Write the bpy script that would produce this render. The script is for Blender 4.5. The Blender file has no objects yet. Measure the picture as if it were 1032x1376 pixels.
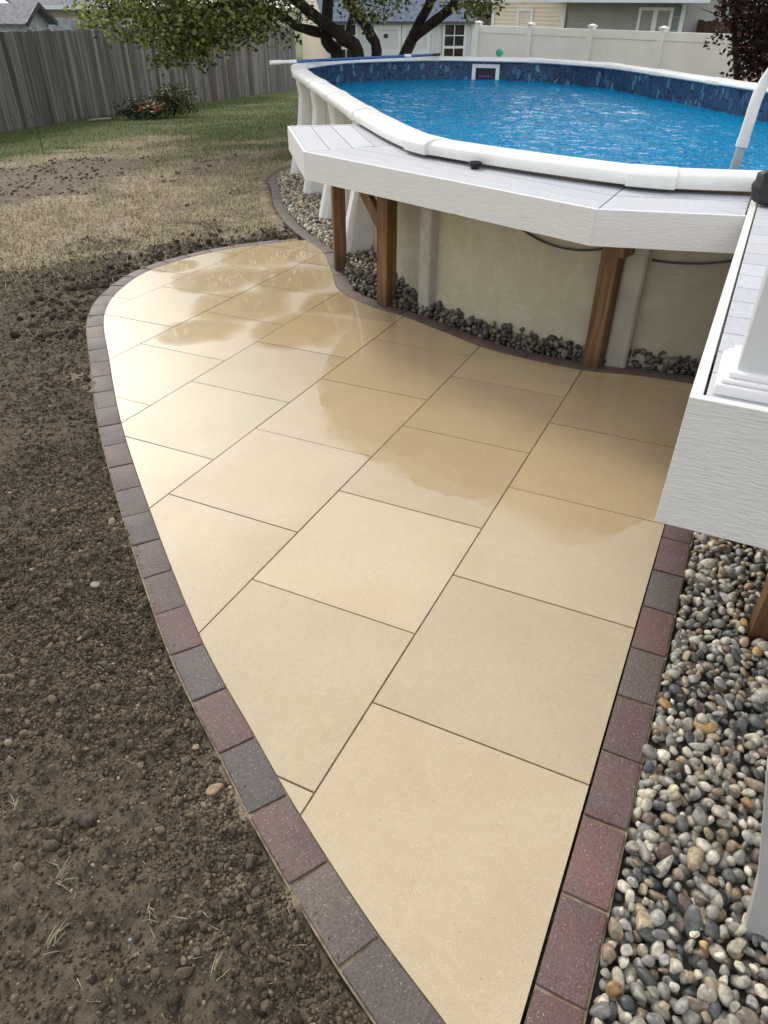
import bpy, bmesh, math, random
import numpy as np
from mathutils import Matrix, Vector

random.seed(7)
rng = np.random.default_rng(11)
R = math.radians
sc = bpy.context.scene
COL = sc.collection

# ------------------------------------------------------------------ camera
CM = np.array([[0.8980015, -0.2594855, 0.3553316], [0.4399498, 0.5183132, -0.7333455], [0.0061195, 0.8148735, 0.5796066]])
CC = np.array([-0.0101764, -1.1707463, 1.5746488])
FPX = 958.086
cd = bpy.data.cameras.new('camera')
cam = bpy.data.objects.new('camera', cd)
COL.objects.link(cam)
cd.sensor_fit = 'HORIZONTAL'
cd.sensor_width = 36.0
cd.lens = FPX / 1032 * 36.0
cd.clip_start = 0.05
cd.clip_end = 2000
mw = Matrix.Identity(4)
for i in range(3):
    for j in range(3):
        mw[i][j] = CM[i, j]
    mw[i][3] = CC[i]
cam.matrix_world = mw
sc.camera = cam

# ------------------------------------------------------------------ light
SUN_DIR = np.array([-0.82, 0.57, 0.74])
SUN_DIR /= np.linalg.norm(SUN_DIR)
SUN_EL = math.asin(SUN_DIR[2])
SUN_AZ = math.atan2(SUN_DIR[0], SUN_DIR[1])          # from +y towards +x
world = bpy.data.worlds.new('World')
sc.world = world
world.use_nodes = True
wn = world.node_tree
wn.nodes.clear()
w_out = wn.nodes.new('ShaderNodeOutputWorld')
w_bg = wn.nodes.new('ShaderNodeBackground')
w_sky = wn.nodes.new('ShaderNodeTexSky')
w_sky.sky_type = 'NISHITA'
w_sky.sun_disc = False
w_sky.sun_elevation = SUN_EL
w_sky.sun_rotation = SUN_AZ
w_sky.dust_density = 3.0
w_sky.air_density = 1.0
# thin bright cloud cover over the blue
w_tc = wn.nodes.new('ShaderNodeTexCoord')
w_map = wn.nodes.new('ShaderNodeMapping')
w_map.inputs['Scale'].default_value = (1.6, 1.6, 4.5)
w_no = wn.nodes.new('ShaderNodeTexNoise')
w_no.inputs['Scale'].default_value = 1.7
w_no.inputs['Detail'].default_value = 6
w_cr = wn.nodes.new('ShaderNodeMapRange')
w_cr.inputs['From Min'].default_value = 0.35
w_cr.inputs['From Max'].default_value = 0.62
w_cr.inputs['To Min'].default_value = 0.55
w_cr.inputs['To Max'].default_value = 0.95
w_mx = wn.nodes.new('ShaderNodeMix')
w_mx.data_type = 'RGBA'
w_mx.inputs['B'].default_value = (7.6, 7.7, 7.9, 1)
wn.links.new(w_tc.outputs['Generated'], w_map.inputs['Vector'])
wn.links.new(w_map.outputs['Vector'], w_no.inputs['Vector'])
wn.links.new(w_no.outputs['Fac'], w_cr.inputs['Value'])
wn.links.new(w_cr.outputs['Result'], w_mx.inputs['Factor'])
wn.links.new(w_sky.outputs['Color'], w_mx.inputs['A'])
wn.links.new(w_mx.outputs['Result'], w_bg.inputs['Color'])
w_bg.inputs['Strength'].default_value = 0.122
wn.links.new(w_bg.outputs['Background'], w_out.inputs['Surface'])

sd = bpy.data.lights.new('sun', 'SUN')
sd.energy = 1.6
sd.angle = R(14)
sd.color = (1.0, 0.95, 0.87)
sun = bpy.data.objects.new('sun', sd)
COL.objects.link(sun)
sun.rotation_euler = Vector(SUN_DIR).to_track_quat('Z', 'Y').to_euler()

sc.view_settings.view_transform = 'Standard'
sc.view_settings.look = 'None'
sc.view_settings.gamma = 1.0
sc.view_settings.exposure = 0.48
sc.cycles.max_bounces = 6
sc.cycles.diffuse_bounces = 3
sc.cycles.glossy_bounces = 3
sc.cycles.transparent_max_bounces = 8
sc.cycles.use_denoising = True

# ------------------------------------------------------------------ geometry of the place
TILT = 0.02                                            # the paving drains towards -x

def zg(x, y):                                          # ground level
    x = np.asarray(x, float); y = np.asarray(y, float)
    def sp(t):
        return np.log1p(np.exp(np.clip(t * 1.5, -40, 40))) / 1.5
    z = TILT * np.maximum(x, -14) - 0.022 * sp(np.minimum(-x - 6.5, 8)) - 0.036 * sp(np.minimum(y - 10.5, 14))
    return z

def ray(px, py):
    return CM @ np.array([(px - 516) / FPX, (688 - py) / FPX, -1.0])

def G(px, py):                                         # where a sight line meets the ground
    d = ray(px, py)
    z = 0.0
    for _ in range(60):
        k = (z - CC[2]) / d[2]
        p = CC + k * d
        z = 0.5 * z + 0.5 * float(zg(p[0], p[1]))
    return CC + (z - CC[2]) / d[2] * d

def atD(px, py, D):
    d = ray(px, py)
    return CC + d * (D / math.hypot(d[0], d[1]))

def onplane(px, py, P, n):
    d = ray(px, py)
    return CC + d * (float(np.dot(np.asarray(P) - CC, n)) / float(np.dot(d, n)))

def T(x, y, z=0.0):                                    # patio frame -> world
    return (x, y, z + TILT * x)

# numpy value noise ------------------------------------------------
_perm = np.random.default_rng(3).random((256, 256))
def vn(x, y):
    xi = np.floor(x).astype(int); yi = np.floor(y).astype(int)
    fx = x - xi; fy = y - yi
    fx = fx * fx * (3 - 2 * fx); fy = fy * fy * (3 - 2 * fy)
    a = _perm[xi & 255, yi & 255]; b = _perm[(xi + 1) & 255, yi & 255]
    c = _perm[xi & 255, (yi + 1) & 255]; d = _perm[(xi + 1) & 255, (yi + 1) & 255]
    return (a * (1 - fx) + b * fx) * (1 - fy) + (c * (1 - fx) + d * fx) * fy
def fbm(x, y, s, o=4, g=0.5):
    t = 0; a = 1; n = 0
    for k in range(o):
        t = t + a * vn(x * s + 17.3 * k, y * s - 9.1 * k); n += a; a *= g; s *= 2.03
    return t / n

def inpoly(x, y, poly):
    x = np.asarray(x); y = np.asarray(y)
    ins = np.zeros(x.shape, bool)
    n = len(poly)
    for i in range(n):
        x0, y0 = poly[i][:2]; x1, y1 = poly[(i + 1) % n][:2]
        if y0 == y1:
            continue
        c = ((y0 > y) != (y1 > y)) & (x < (x1 - x0) * (y - y0) / (y1 - y0) + x0)
        ins ^= c
    return ins

def spline(pts, step=0.02):                            # Catmull-Rom, resampled by length
    P = [np.array(p, float) for p in pts]
    P = [2 * P[0] - P[1]] + P + [2 * P[-1] - P[-2]]
    out = []
    for i in range(1, len(P) - 2):
        for t in np.linspace(0, 1, 40, endpoint=False):
            a, b, c, d = P[i - 1:i + 3]
            out.append(0.5 * (2 * b + (c - a) * t + (2 * a - 5 * b + 4 * c - d) * t * t + (3 * b - a - 3 * c + d) * t ** 3))
    out.append(P[-2])
    out = np.array(out)
    s = np.concatenate([[0], np.cumsum(np.linalg.norm(np.diff(out, axis=0), axis=1))])
    q = np.linspace(0, s[-1], max(2, int(s[-1] / step)))
    return np.stack([np.interp(q, s, out[:, k]) for k in range(out.shape[1])], 1), q

# ------------------------------------------------------------------ mesh helpers
def mesh_obj(name, V, F, mat=None, parent=None, smooth=False, kind=None):
    me = bpy.data.meshes.new(name)
    me.from_pydata([tuple(v) for v in V], [], [tuple(f) for f in F])
    me.update()
    o = bpy.data.objects.new(name, me)
    if mat:
        me.materials.append(mat)
    if smooth:
        me.shade_smooth()
    COL.objects.link(o)
    if parent:
        o.parent = parent
    if kind:
        o['kind'] = kind
    return o

def fast_mesh(name, V, F, mat, parent=None, smooth=False, colors=None, kind=None):
    V = np.asarray(V, np.float32); F = np.asarray(F, np.int32)
    me = bpy.data.meshes.new(name)
    k = F.shape[1]
    me.vertices.add(len(V)); me.vertices.foreach_set('co', V.ravel())
    me.loops.add(F.size); me.loops.foreach_set('vertex_index', F.ravel())
    me.polygons.add(len(F)); me.polygons.foreach_set('loop_start', np.arange(0, F.size, k, dtype=np.int32))
    if smooth:
        me.polygons.foreach_set('use_smooth', np.ones(len(F), bool))
    if colors is not None:
        a = me.color_attributes.new('tint', 'FLOAT_COLOR', 'POINT')
        c = np.ones((len(V), 4), np.float32); c[:, :3] = colors
        a.data.foreach_set('color', c.ravel())
    me.update(calc_edges=True)
    me.validate()
    o = bpy.data.objects.new(name, me)
    me.materials.append(mat)
    COL.objects.link(o)
    if parent:
        o.parent = parent
    if kind:
        o['kind'] = kind
    return o

class MB:
    def __init__(self):
        self.V = []; self.F = []
    def add(self, V, F):
        n = len(self.V)
        self.V += [tuple(map(float, v)) for v in V]
        self.F += [tuple(n + i for i in f) for f in F]
        return self
    def box(self, x0, x1, y0, y1, z0, z1):
        return self.obox(((x0 + x1) / 2, (y0 + y1) / 2, (z0 + z1) / 2), (1, 0, 0), (0, 1, 0), (0, 0, 1), abs(x1 - x0) / 2, abs(y1 - y0) / 2, abs(z1 - z0) / 2)
    def obox(self, c, u, v, w, a, b, h):
        c = np.array(c, float)
        u = np.array(u, float) / np.linalg.norm(u); v = np.array(v, float) / np.linalg.norm(v); w = np.array(w, float) / np.linalg.norm(w)
        P = [c + sx * a * u + sy * b * v + sz * h * w for sz in (-1, 1) for sx, sy in ((-1, -1), (1, -1), (1, 1), (-1, 1))]
        return self.add(P, [(3, 2, 1, 0), (4, 5, 6, 7), (0, 1, 5, 4), (1, 2, 6, 5), (2, 3, 7, 6), (3, 0, 4, 7)])
    def bar(self, p, q, w, h, up=(0, 0, 1)):           # rectangular bar from p to q
        p = np.array(p, float); q = np.array(q, float)
        d = q - p; L = np.linalg.norm(d); d /= L
        s = np.cross(d, up)
        if np.linalg.norm(s) < 1e-6:
            s = np.cross(d, (1, 0, 0))
        s /= np.linalg.norm(s); u = np.cross(s, d)
        return self.obox((p + q) / 2, d, s, u, L / 2, w / 2, h / 2)
    def prism(self, poly, z0, z1, shear=0.0):
        n = len(poly)
        V = [(x, y, z0 + shear * x) for x, y in poly] + [(x, y, z1 + shear * x) for x, y in poly]
        F = [tuple(range(n))[::-1], tuple(range(n, 2 * n))] + [(i, (i + 1) % n, n + (i + 1) % n, n + i) for i in range(n)]
        return self.add(V, F)
    def tube(self, path, rad, n=10, caps=True):
        path = [np.array(p, float) for p in path]
        rad = rad if hasattr(rad, '__len__') else [rad] * len(path)
        m = len(path); V = []
        ref = np.array([0.13, 0.27, 0.95])
        for i, p in enumerate(path):
            d = path[min(i + 1, m - 1)] - path[max(i - 1, 0)]
            d = d / (np.linalg.norm(d) + 1e-12)
            if abs(d @ ref) > 0.97:
                ref = np.array([0.9, 0.3, 0.1])
            s = np.cross(d, ref); s /= np.linalg.norm(s); u = np.cross(s, d)
            for k in range(n):
                a = 2 * math.pi * k / n
                V.append(p + rad[i] * (math.cos(a) * s + math.sin(a) * u))
        F = [(i * n + k, i * n + (k + 1) % n, (i + 1) * n + (k + 1) % n, (i + 1) * n + k) for i in range(m - 1) for k in range(n)]
        if caps:
            F += [tuple(range(n))[::-1], tuple(range((m - 1) * n, m * n))]
        return self.add(V, F)
    def sweep(self, path, prof, closed=False, up=None):   # profile (offset outwards, z) along level path with normals
        m = len(path); k = len(prof); V = []
        P = np.array(path)
        for i in range(m):
            if closed:
                d = P[(i + 1) % m] - P[i - 1]
            else:
                d = P[min(i + 1, m - 1)] - P[max(i - 1, 0)]
            d = d / np.linalg.norm(d)
            nrm = np.array([d[1], -d[0]])
            for o, z in prof:
                V.append((P[i][0] + nrm[0] * o, P[i][1] + nrm[1] * o, z))
        F = []
        for i in range(m if closed else m - 1):
            j = (i + 1) % m
            for a in range(k):
                b = (a + 1) % k
                F.append((i * k + a, j * k + a, j * k + b, i * k + b))
        if not closed:
            F += [tuple(range(k)), tuple(range((m - 1) * k, m * k))[::-1]]
        return self.add(V, F)
    def build(self, name, mat, parent=None, smooth=False, kind=None, bevel=0, seg=2, auto=None):
        V = self.V
        if parent is not None:
            L = wloc(parent)
            V = [(v[0] - L[0], v[1] - L[1], v[2] - L[2]) for v in V]
        o = mesh_obj(name, V, self.F, mat, parent, smooth, kind)
        bm = bmesh.new(); bm.from_mesh(o.data); bmesh.ops.recalc_face_normals(bm, faces=bm.faces); bm.to_mesh(o.data); bm.free()
        if bevel:
            md = o.modifiers.new('bevel', 'BEVEL'); md.width = bevel; md.segments = seg; md.limit_method = 'ANGLE'; md.angle_limit = R(40)
        if auto:
            o.data.set_sharp_from_angle(angle=R(auto))
        return o

def wloc(o):
    L = np.zeros(3)
    while o is not None:
        L += np.array(o.location); o = o.parent
    return L

def tag(o, label, cat, group=None):
    o['label'] = label; o['category'] = cat
    if group:
        o['group'] = group
    return o

def thing(name, label, cat, loc, group=None):
    o = bpy.data.objects.new(name, None)
    COL.objects.link(o)
    o.location = loc; o.empty_display_size = 0.2
    return tag(o, label, cat, group)

def piece(name, me, parent, M, color=None):            # a shared-mesh piece
    o = bpy.data.objects.new(name, me)
    COL.objects.link(o)
    o.parent = parent
    if parent is not None:
        M = Matrix.Translation(Vector(-wloc(parent))) @ M
    o.matrix_basis = M
    if color is not None:
        o.color = (*color, 1)
    return o

# ------------------------------------------------------------------ material helpers
class NT:
    def __init__(self, name):
        self.m = bpy.data.materials.new(name); self.m.use_nodes = True
        self.t = self.m.node_tree
        self.b = self.t.nodes['Principled BSDF']
        self.out = self.t.nodes['Material Output']
    def n(self, ty, **kw):
        x = self.t.nodes.new(ty)
        for k, v in kw.items():
            setattr(x, k, v)
        return x
    def l(self, a, b):
        if hasattr(a, 'is_linked') or hasattr(a, 'links'):
            self.t.links.new(a, b)
        else:
            b.default_value = a
    def pos(self, scale=None, rot=None):
        if not hasattr(self, '_pos'):
            self._pos = self.n('ShaderNodeNewGeometry').outputs['Position']
        if scale is None:
            return self._pos
        mp = self.n('ShaderNodeMapping'); mp.inputs['Scale'].default_value = scale
        if rot:
            mp.inputs['Rotation'].default_value = rot
        self.l(self._pos, mp.inputs['Vector'])
        return mp.outputs['Vector']
    def noise(self, s, det=3, rough=0.5, vec=None, dist=0.0):
        x = self.n('ShaderNodeTexNoise'); x.inputs['Scale'].default_value = s; x.inputs['Detail'].default_value = det
        x.inputs['Roughness'].default_value = rough; x.inputs['Distortion'].default_value = dist
        self.l(vec if vec is not None else self.pos(), x.inputs['Vector'])
        return x.outputs['Fac']
    def vor(self, s, vec=None, feat='F1', out='Distance', rnd=1.0):
        x = self.n('ShaderNodeTexVoronoi', feature=feat); x.inputs['Scale'].default_value = s; x.inputs['Randomness'].default_value = rnd
        self.l(vec if vec is not None else self.pos(), x.inputs['Vector'])
        return x.outputs[out]
    def math(self, op, a, b=None, c=None, clamp=False):
        x = self.n('ShaderNodeMath', operation=op); x.use_clamp = clamp
        for i, v in enumerate((a, b, c)):
            if v is not None:
                self.l(v, x.inputs[i])
        return x.outputs[0]
    def mr(self, v, a, b, c=0.0, d=1.0, smooth=True):
        x = self.n('ShaderNodeMapRange', interpolation_type='SMOOTHSTEP' if smooth else 'LINEAR')
        for i, q in enumerate((v, a, b, c, d)):
            self.l(q, x.inputs[i])
        return x.outputs[0]
    def mix(self, f, a, b, mode='MIX'):
        x = self.n('ShaderNodeMix', data_type='RGBA', blend_type=mode)
        self.l(f, x.inputs['Factor'])
        for v, i in ((a, 'A'), (b, 'B')):
            if isinstance(v, tuple):
                v = (*v, 1) if len(v) == 3 else v
            self.l(v, [s for s in x.inputs if s.name == i and s.type == 'RGBA'][0])
        return [s for s in x.outputs if s.type == 'RGBA'][0]
    def ramp(self, f, stops, interp='LINEAR'):
        x = self.n('ShaderNodeValToRGB'); e = x.color_ramp.elements; x.color_ramp.interpolation = interp
        while len(e) < len(stops):
            e.new(0.5)
        for k, (p, c) in enumerate(stops):
            e[k].position = p; e[k].color = (*c, 1) if isinstance(c, tuple) else (c, c, c, 1)
        self.l(f, x.inputs['Fac'])
        return x.outputs['Color']
    def bump(self, h, strength=0.3, dist=0.01):
        x = self.n('ShaderNodeBump'); x.inputs['Strength'].default_value = strength; x.inputs['Distance'].default_value = dist
        self.l(h, x.inputs['Height'])
        return x.outputs['Normal']
    def rnd(self):
        if not hasattr(self, '_oi'):
            self._oi = self.n('ShaderNodeObjectInfo')
        return self._oi.outputs['Random']
    def ocol(self):
        self.rnd()
        return self._oi.outputs['Color']
    def tint(self):
        return self.n('ShaderNodeVertexColor', layer_name='tint').outputs['Color']
    def sep(self, v=None):
        x = self.n('ShaderNodeSeparateXYZ'); self.l(v if v is not None else self.pos(), x.inputs[0])
        return x.outputs
    def set(self, color=None, rough=None, normal=None, **kw):
        b = self.b
        if color is not None:
            if isinstance(color, tuple):
                color = (*color, 1)
            self.l(color, b.inputs['Base Color'])
        if rough is not None:
            self.l(rough, b.inputs['Roughness'])
        if normal is not None:
            self.l(normal, b.inputs['Normal'])
        for k, v in kw.items():
            self.l(v, b.inputs[k])
        return self.m

def mat_plain(name, c, rough=0.5, var=0.12, scale=8, bump=0.0, bscale=60, spec=0.5):
    t = NT(name)
    f = t.noise(scale, 4, 0.6)
    c2 = tuple(max(0, v * (1 - var * 2)) for v in c); c3 = tuple(min(1, v * (1 + var)) for v in c)
    col = t.mix(t.mr(f, 0.3, 0.7), c2, c3)
    nm = t.bump(t.noise(bscale, 4), bump, 0.004) if bump else None
    t.set(col, t.mr(t.noise(scale * 2.3, 3), 0.3, 0.7, rough - 0.08, min(1, rough + 0.08)), nm)
    t.b.inputs['Specular IOR Level'].default_value = spec
    return t.m

MAT = {}

def make_materials():
    # ---- paving slab: sandy concrete with a film of rain water towards the pool
    t = NT('slab_concrete')
    x, y, z = t.sep()
    grain = t.noise(420, 3, 0.75)
    blot = t.noise(3.1, 5, 0.6)
    fine = t.noise(45, 4, 0.65)
    base = t.mix(t.mr(blot, 0.25, 0.75), (0.475, 0.388, 0.252), (0.535, 0.446, 0.302))
    base = t.mix(t.math('MULTIPLY', t.mr(fine, 0.3, 0.7), 0.22), base, (0.40, 0.31, 0.185))
    base = t.mix(t.math('MULTIPLY', t.mr(grain, 0.40, 0.66), 0.42), base, (0.29, 0.22, 0.135))
    spk = t.mr(t.vor(75), 0.06, 0.14, 1.0, 0.0)
    spk_rare = t.math('MULTIPLY', spk, t.mr(t.noise(31, 1), 0.58, 0.64))
    base = t.mix(t.math('MULTIPLY', spk_rare, 0.75), base, (0.16, 0.12, 0.08))
    pale = t.math('MULTIPLY', t.mr(t.vor(120), 0.10, 0.20, 1.0, 0.0), t.mr(t.noise(47, 1), 0.53, 0.60))
    base = t.mix(t.math('MULTIPLY', pale, 0.5), base, (0.78, 0.72, 0.58))
    tintv = t.mr(t.rnd(), 0, 1, 0.90, 1.07, smooth=False)
    hs = t.n('ShaderNodeHueSaturation'); t.l(tintv, hs.inputs['Value']); t.l(base, hs.inputs['Color'])
    base = hs.outputs['Color']
    # film boundary y > f(x)
    tab = [(-2.6, 3.6), (-2.3, 3.1), (-2.1, 2.65), (-1.93, 2.05), (-1.79, 1.70), (-1.65, 1.50), (-1.50, 1.27), (-1.36, 1.23), (-1.2, 1.17), (-1.0, 1.09), (-0.81, 1.045), (-0.69, 1.075), (-0.55, 1.03), (-0.44, 0.99), (-0.33, 0.937), (-0.21, 1.0), (-0.14, 1.10), (-0.06, 1.22), (0.0, 1.3)]
    fx = t.ramp(t.mr(x, -2.6, 0.0, 0, 1, smooth=False), [((a + 2.6) / 2.6, b / 4) for a, b in tab])
    fy = t.math('MULTIPLY', fx, 4.0)
    wob = t.math('MULTIPLY', t.math('SUBTRACT', t.noise(9, 5, 0.6), 0.5), 0.10)
    dist = t.math('ADD', t.math('SUBTRACT', y, fy), wob)
    soft = t.mr(t.noise(2.6, 2), 0.42, 0.62, 0.012, 0.16)
    film = t.mr(t.math('DIVIDE', dist, soft), -0.5, 1.0)
    # puddles standing in the dished slabs
    dn = t.noise(3.2, 2, 0.5)
    pud = None
    for (cx, cy, a, b) in [(-3.40, 3.00, .31, .33), (-3.46, 3.63, .30, .33), (-2.88, 3.24, .33, .32), (-2.90, 2.62, .33, .33), (-2.84, 2.10, .26, .22), (-2.28, 2.36, .32, .31), (-2.36, 2.88, .22, .24), (-3.90, 3.15, .17, .16)]:
        u = t.math('ADD', t.math('MULTIPLY', t.math('SUBTRACT', x, cx), .91 / a), t.math('MULTIPLY', t.math('SUBTRACT', y, cy), .41 / a))
        v = t.math('ADD', t.math('MULTIPLY', t.math('SUBTRACT', x, cx), -.41 / b), t.math('MULTIPLY', t.math('SUBTRACT', y, cy), .91 / b))
        r2 = t.math('ADD', t.math('POWER', t.math('ABSOLUTE', u), 2.6), t.math('POWER', t.math('ABSOLUTE', v), 2.6))
        pud = r2 if pud is None else t.math('MINIMUM', pud, r2)
    pud = t.math('ADD', pud, t.math('MULTIPLY', t.math('SUBTRACT', dn, 0.5), 2.0))
    pmask = t.mr(pud, 0.35, 1.25, 1.0, 0.0)
    wet = t.math('MAXIMUM', film, pmask)
    damp0 = t.math('ADD', y, t.math('MULTIPLY', t.math('SUBTRACT', t.noise(2.2, 4, 0.6), 0.5), 0.9))
    damp = t.mr(damp0, -0.5, 1.7)
    col = t.mix(t.math('MULTIPLY', wet, 0.8), base, t.mix(1.0, base, (0.90, 0.82, 0.69), 'MULTIPLY'))
    col = t.mix(t.math('MULTIPLY', pmask, 0.8), col, t.mix(1.0, base, (0.86, 0.77, 0.60), 'MULTIPLY'))
    rough = t.mr(damp, 0, 1, 0.72, 0.42, smooth=False)
    hgt = t.math('MULTIPLY', t.math('ADD', t.math('MULTIPLY', grain, 0.9), fine), t.math('SUBTRACT', 1.0, t.math('MAXIMUM', wet, t.math('MULTIPLY', damp, 0.5))))
    MAT['slab'] = t.set(col, rough, t.bump(hgt, 0.35, 0.003), **{'Coat Weight': t.math('MAXIMUM', t.math('MULTIPLY', wet, 0.85), t.math('MULTIPLY', damp, 0.7)), 'Coat Roughness': t.mr(wet, 0, 1, 0.33, 0.03, smooth=False), 'Coat IOR': 1.36, 'Specular IOR Level': t.mr(wet, 0, 1, 0.45, 0.15, smooth=False)})

    # ---- bedding sand in the joints
    MAT['joint'] = mat_plain('joint_sand', (0.25, 0.195, 0.13), 0.9, 0.25, 40, 0.5, 200)

    # ---- concrete paver brick, tumbled charcoal / red blend
    t = NT('paver_brick')
    c = t.ocol()
    n1 = t.noise(7, 4, 0.6)
    n2 = t.noise(160, 3, 0.7)
    col = t.mix(t.mr(n1, 0.35, 0.7), c, t.mix(0.5, c, (0.082, 0.062, 0.062)))
    col = t.mix(t.math('MULTIPLY', t.mr(n2, 0.35, 0.68), 0.65), col, t.mix(1.0, col, (0.42, 0.42, 0.42), 'MULTIPLY'))
    ag = t.math('MULTIPLY', t.mr(t.vor(150), 0.14, 0.28, 1.0, 0.0), t.mr(t.noise(70, 1), 0.50, 0.57))
    col = t.mix(t.math('MULTIPLY', ag, 0.6), col, (0.46, 0.41, 0.37))
    dust = t.mr(t.noise(14, 6, 0.75), 0.45, 0.8)
    col = t.mix(t.math('MULTIPLY', dust, 0.38), col, (0.23, 0.20, 0.175))
    MAT['brick'] = t.set(col, t.mr(n1, 0.3, 0.7, 0.5, 0.66), t.bump(t.math('ADD', n2, t.math('MULTIPLY', t.noise(420, 2), 0.5)), 0.7, 0.005))

    # ---- earth, dead grass and lawn, blended by what grows where
    t = NT('earth_and_lawn')
    zone = t.tint()
    zs = t.n('ShaderNodeSeparateColor'); t.l(zone, zs.inputs[0])
    soil, green, sand = zs.outputs[0], zs.outputs[1], zs.outputs[2]
    a = t.noise(26, 6, 0.7); b2 = t.noise(2.3, 5, 0.6); c3 = t.noise(150, 4, 0.7)
    soilc = t.mix(t.mr(a, 0.3, 0.7), (0.055, 0.043, 0.029), (0.165, 0.130, 0.088))
    soilc = t.mix(t.math('MULTIPLY', t.mr(c3, 0.5, 0.75), 0.5), soilc, (0.15, 0.12, 0.09))
    soilc = t.mix(t.math('MULTIPLY', t.mr(b2, 0.5, 0.75), 0.4), soilc, (0.17, 0.132, 0.086))
    dry = t.mix(t.mr(a, 0.3, 0.72), (0.27, 0.21, 0.14), (0.58, 0.48, 0.34))
    dry = t.mix(t.math('MULTIPLY', t.mr(b2, 0.42, 0.68), 0.55), dry, (0.17, 0.145, 0.075))
    dry = t.mix(t.math('MULTIPLY', t.mr(t.noise(5.5, 6, 0.7), 0.54, 0.7), 0.6), dry, (0.14, 0.10, 0.066))
    lawn = t.mix(t.mr(a, 0.3, 0.7), (0.055, 0.09, 0.024), (0.11, 0.16, 0.048))
    lawn = t.mix(t.math('MULTIPLY', t.mr(b2, 0.5, 0.7), 0.6), lawn, (0.17, 0.145, 0.075))
    col = t.mix(green, dry, lawn)
    col = t.mix(soil, col, soilc)
    col = t.mix(sand, col, t.mix(t.mr(c3, 0.3, 0.7), (0.20, 0.155, 0.10), (0.36, 0.29, 0.20)))
    MAT['ground'] = t.set(col, 0.92, t.bump(t.math('ADD', a, t.math('MULTIPLY', c3, 0.6)), 0.8, 0.02))
    t.b.inputs['Specular IOR Level'].default_value = 0.25

    def tinted(name, rough, bump=0.3, bs=90, var=0.25, spec=0.4, source='tint', trans=0.0):
        t = NT(name)
        c = t.tint() if source == 'tint' else t.ocol()
        n = t.noise(bs, 4, 0.65)
        v = t.mix(t.mr(n, 0.3, 0.7), t.mix(1.0, c, (1 - var,) * 3, 'MULTIPLY'), t.mix(1.0, c, (1 + var * 0.6,) * 3, 'MULTIPLY'))
        t.set(v, rough, t.bump(n, bump, 0.003) if bump else None)
        t.b.inputs['Specular IOR Level'].default_value = spec
        if trans:
            tr = t.n('ShaderNodeBsdfTranslucent'); t.l(v, tr.inputs['Color'])
            mx = t.n('ShaderNodeMixShader'); mx.inputs[0].default_value = trans
            t.l(t.b.outputs[0], mx.inputs[1]); t.l(tr.outputs[0], mx.inputs[2]); t.l(mx.outputs[0], t.out.inputs['Surface'])
        return t.m
    MAT['clod'] = tinted('soil_clod', 0.95, 0.7, 160, 0.4, 0.2)
    MAT['pebble'] = tinted('pebble_mixed', 0.5, 0.3, 80, 0.4, 0.45)
    MAT['pebble_one'] = tinted('pebble_stone', 0.45, 0.35, 75, 0.45, 0.5, 'obj')
    MAT['blade'] = tinted('grass_blade', 0.75, 0, 30, 0.2, 0.2, 'tint', 0.25)
    MAT['leaf'] = tinted('tree_leaf', 0.5, 0, 20, 0.2, 0.35, 'tint', 0.4)
    MAT['gravel_base'] = mat_plain('gravel_fines', (0.07, 0.06, 0.05), 0.95, 0.3, 60, 0.8, 120)

    # ---- white pvc rail, vinyl, painted wood grain fascia
    t = NT('white_resin')
    n = t.noise(5, 5, 0.65)
    st = t.noise(16, 4, 0.6, t.pos((1, 1, 6)))
    col = t.mix(t.mr(n, 0.35, 0.75), (0.80, 0.80, 0.77), (0.70, 0.70, 0.66))
    col = t.mix(t.math('MULTIPLY', t.mr(st, 0.55, 0.8), 0.3), col, (0.50, 0.48, 0.42))
    MAT['resin'] = t.set(col, 0.38, t.bump(t.noise(140, 3), 0.06, 0.002))
    t = NT('fascia_woodgrain')
    g = t.noise(1.0, 5, 0.65, t.pos((22, 22, 230)))
    col = t.mix(t.mr(g, 0.3, 0.7), (0.69, 0.69, 0.675), (0.75, 0.745, 0.73))
    col = t.mix(t.math('MULTIPLY', t.mr(t.noise(3.3, 5, 0.7), 0.55, 0.8), 0.25), col, (0.60, 0.57, 0.50))
    MAT['fascia'] = t.set(col, 0.45, t.bump(g, 0.9, 0.006))
    t = NT('deck_board_grey')
    g = t.noise(1.0, 5, 0.7, t.pos((60, 60, 8)))
    g2 = t.noise(2.5, 4)
    col = t.mix(t.mr(g, 0.3, 0.7), (0.44, 0.45, 0.485), (0.54, 0.55, 0.585))
    col = t.mix(t.math('MULTIPLY', t.mr(g2, 0.45, 0.75), 0.4), col, (0.52, 0.52, 0.52))
    hs = t.n('ShaderNodeHueSaturation'); t.l(t.mr(t.rnd(), 0, 1, 0.9, 1.06, smooth=False), hs.inputs['Value']); t.l(col, hs.inputs['Color'])
    MAT['deck'] = t.set(hs.outputs['Color'], 0.6, t.bump(g, 0.3, 0.002))
    MAT['vinyl'] = mat_plain('white_vinyl', (0.90, 0.89, 0.865), 0.42, 0.03, 1.5)
    MAT['newel'] = mat_plain('pale_grey_vinyl', (0.58, 0.60, 0.61), 0.45, 0.02, 2)
    MAT['beige_resin'] = mat_plain('beige_resin', (0.43, 0.405, 0.335), 0.5, 0.1, 6)
    MAT['white_trim'] = mat_plain('white_trim', (0.83, 0.83, 0.83), 0.4, 0.02, 3)

    # ---- timber
    t = NT('stained_timber')
    g = t.noise(1.0, 5, 0.6, t.pos((55, 55, 2.4)), 0.6)
    w = t.noise(1.0, 3, 0.6, t.pos((190, 190, 5)))
    col = t.ramp(g, [(0.25, (0.050, 0.022, 0.008)), (0.5, (0.155, 0.076, 0.026)), (0.75, (0.30, 0.165, 0.068))])
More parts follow.
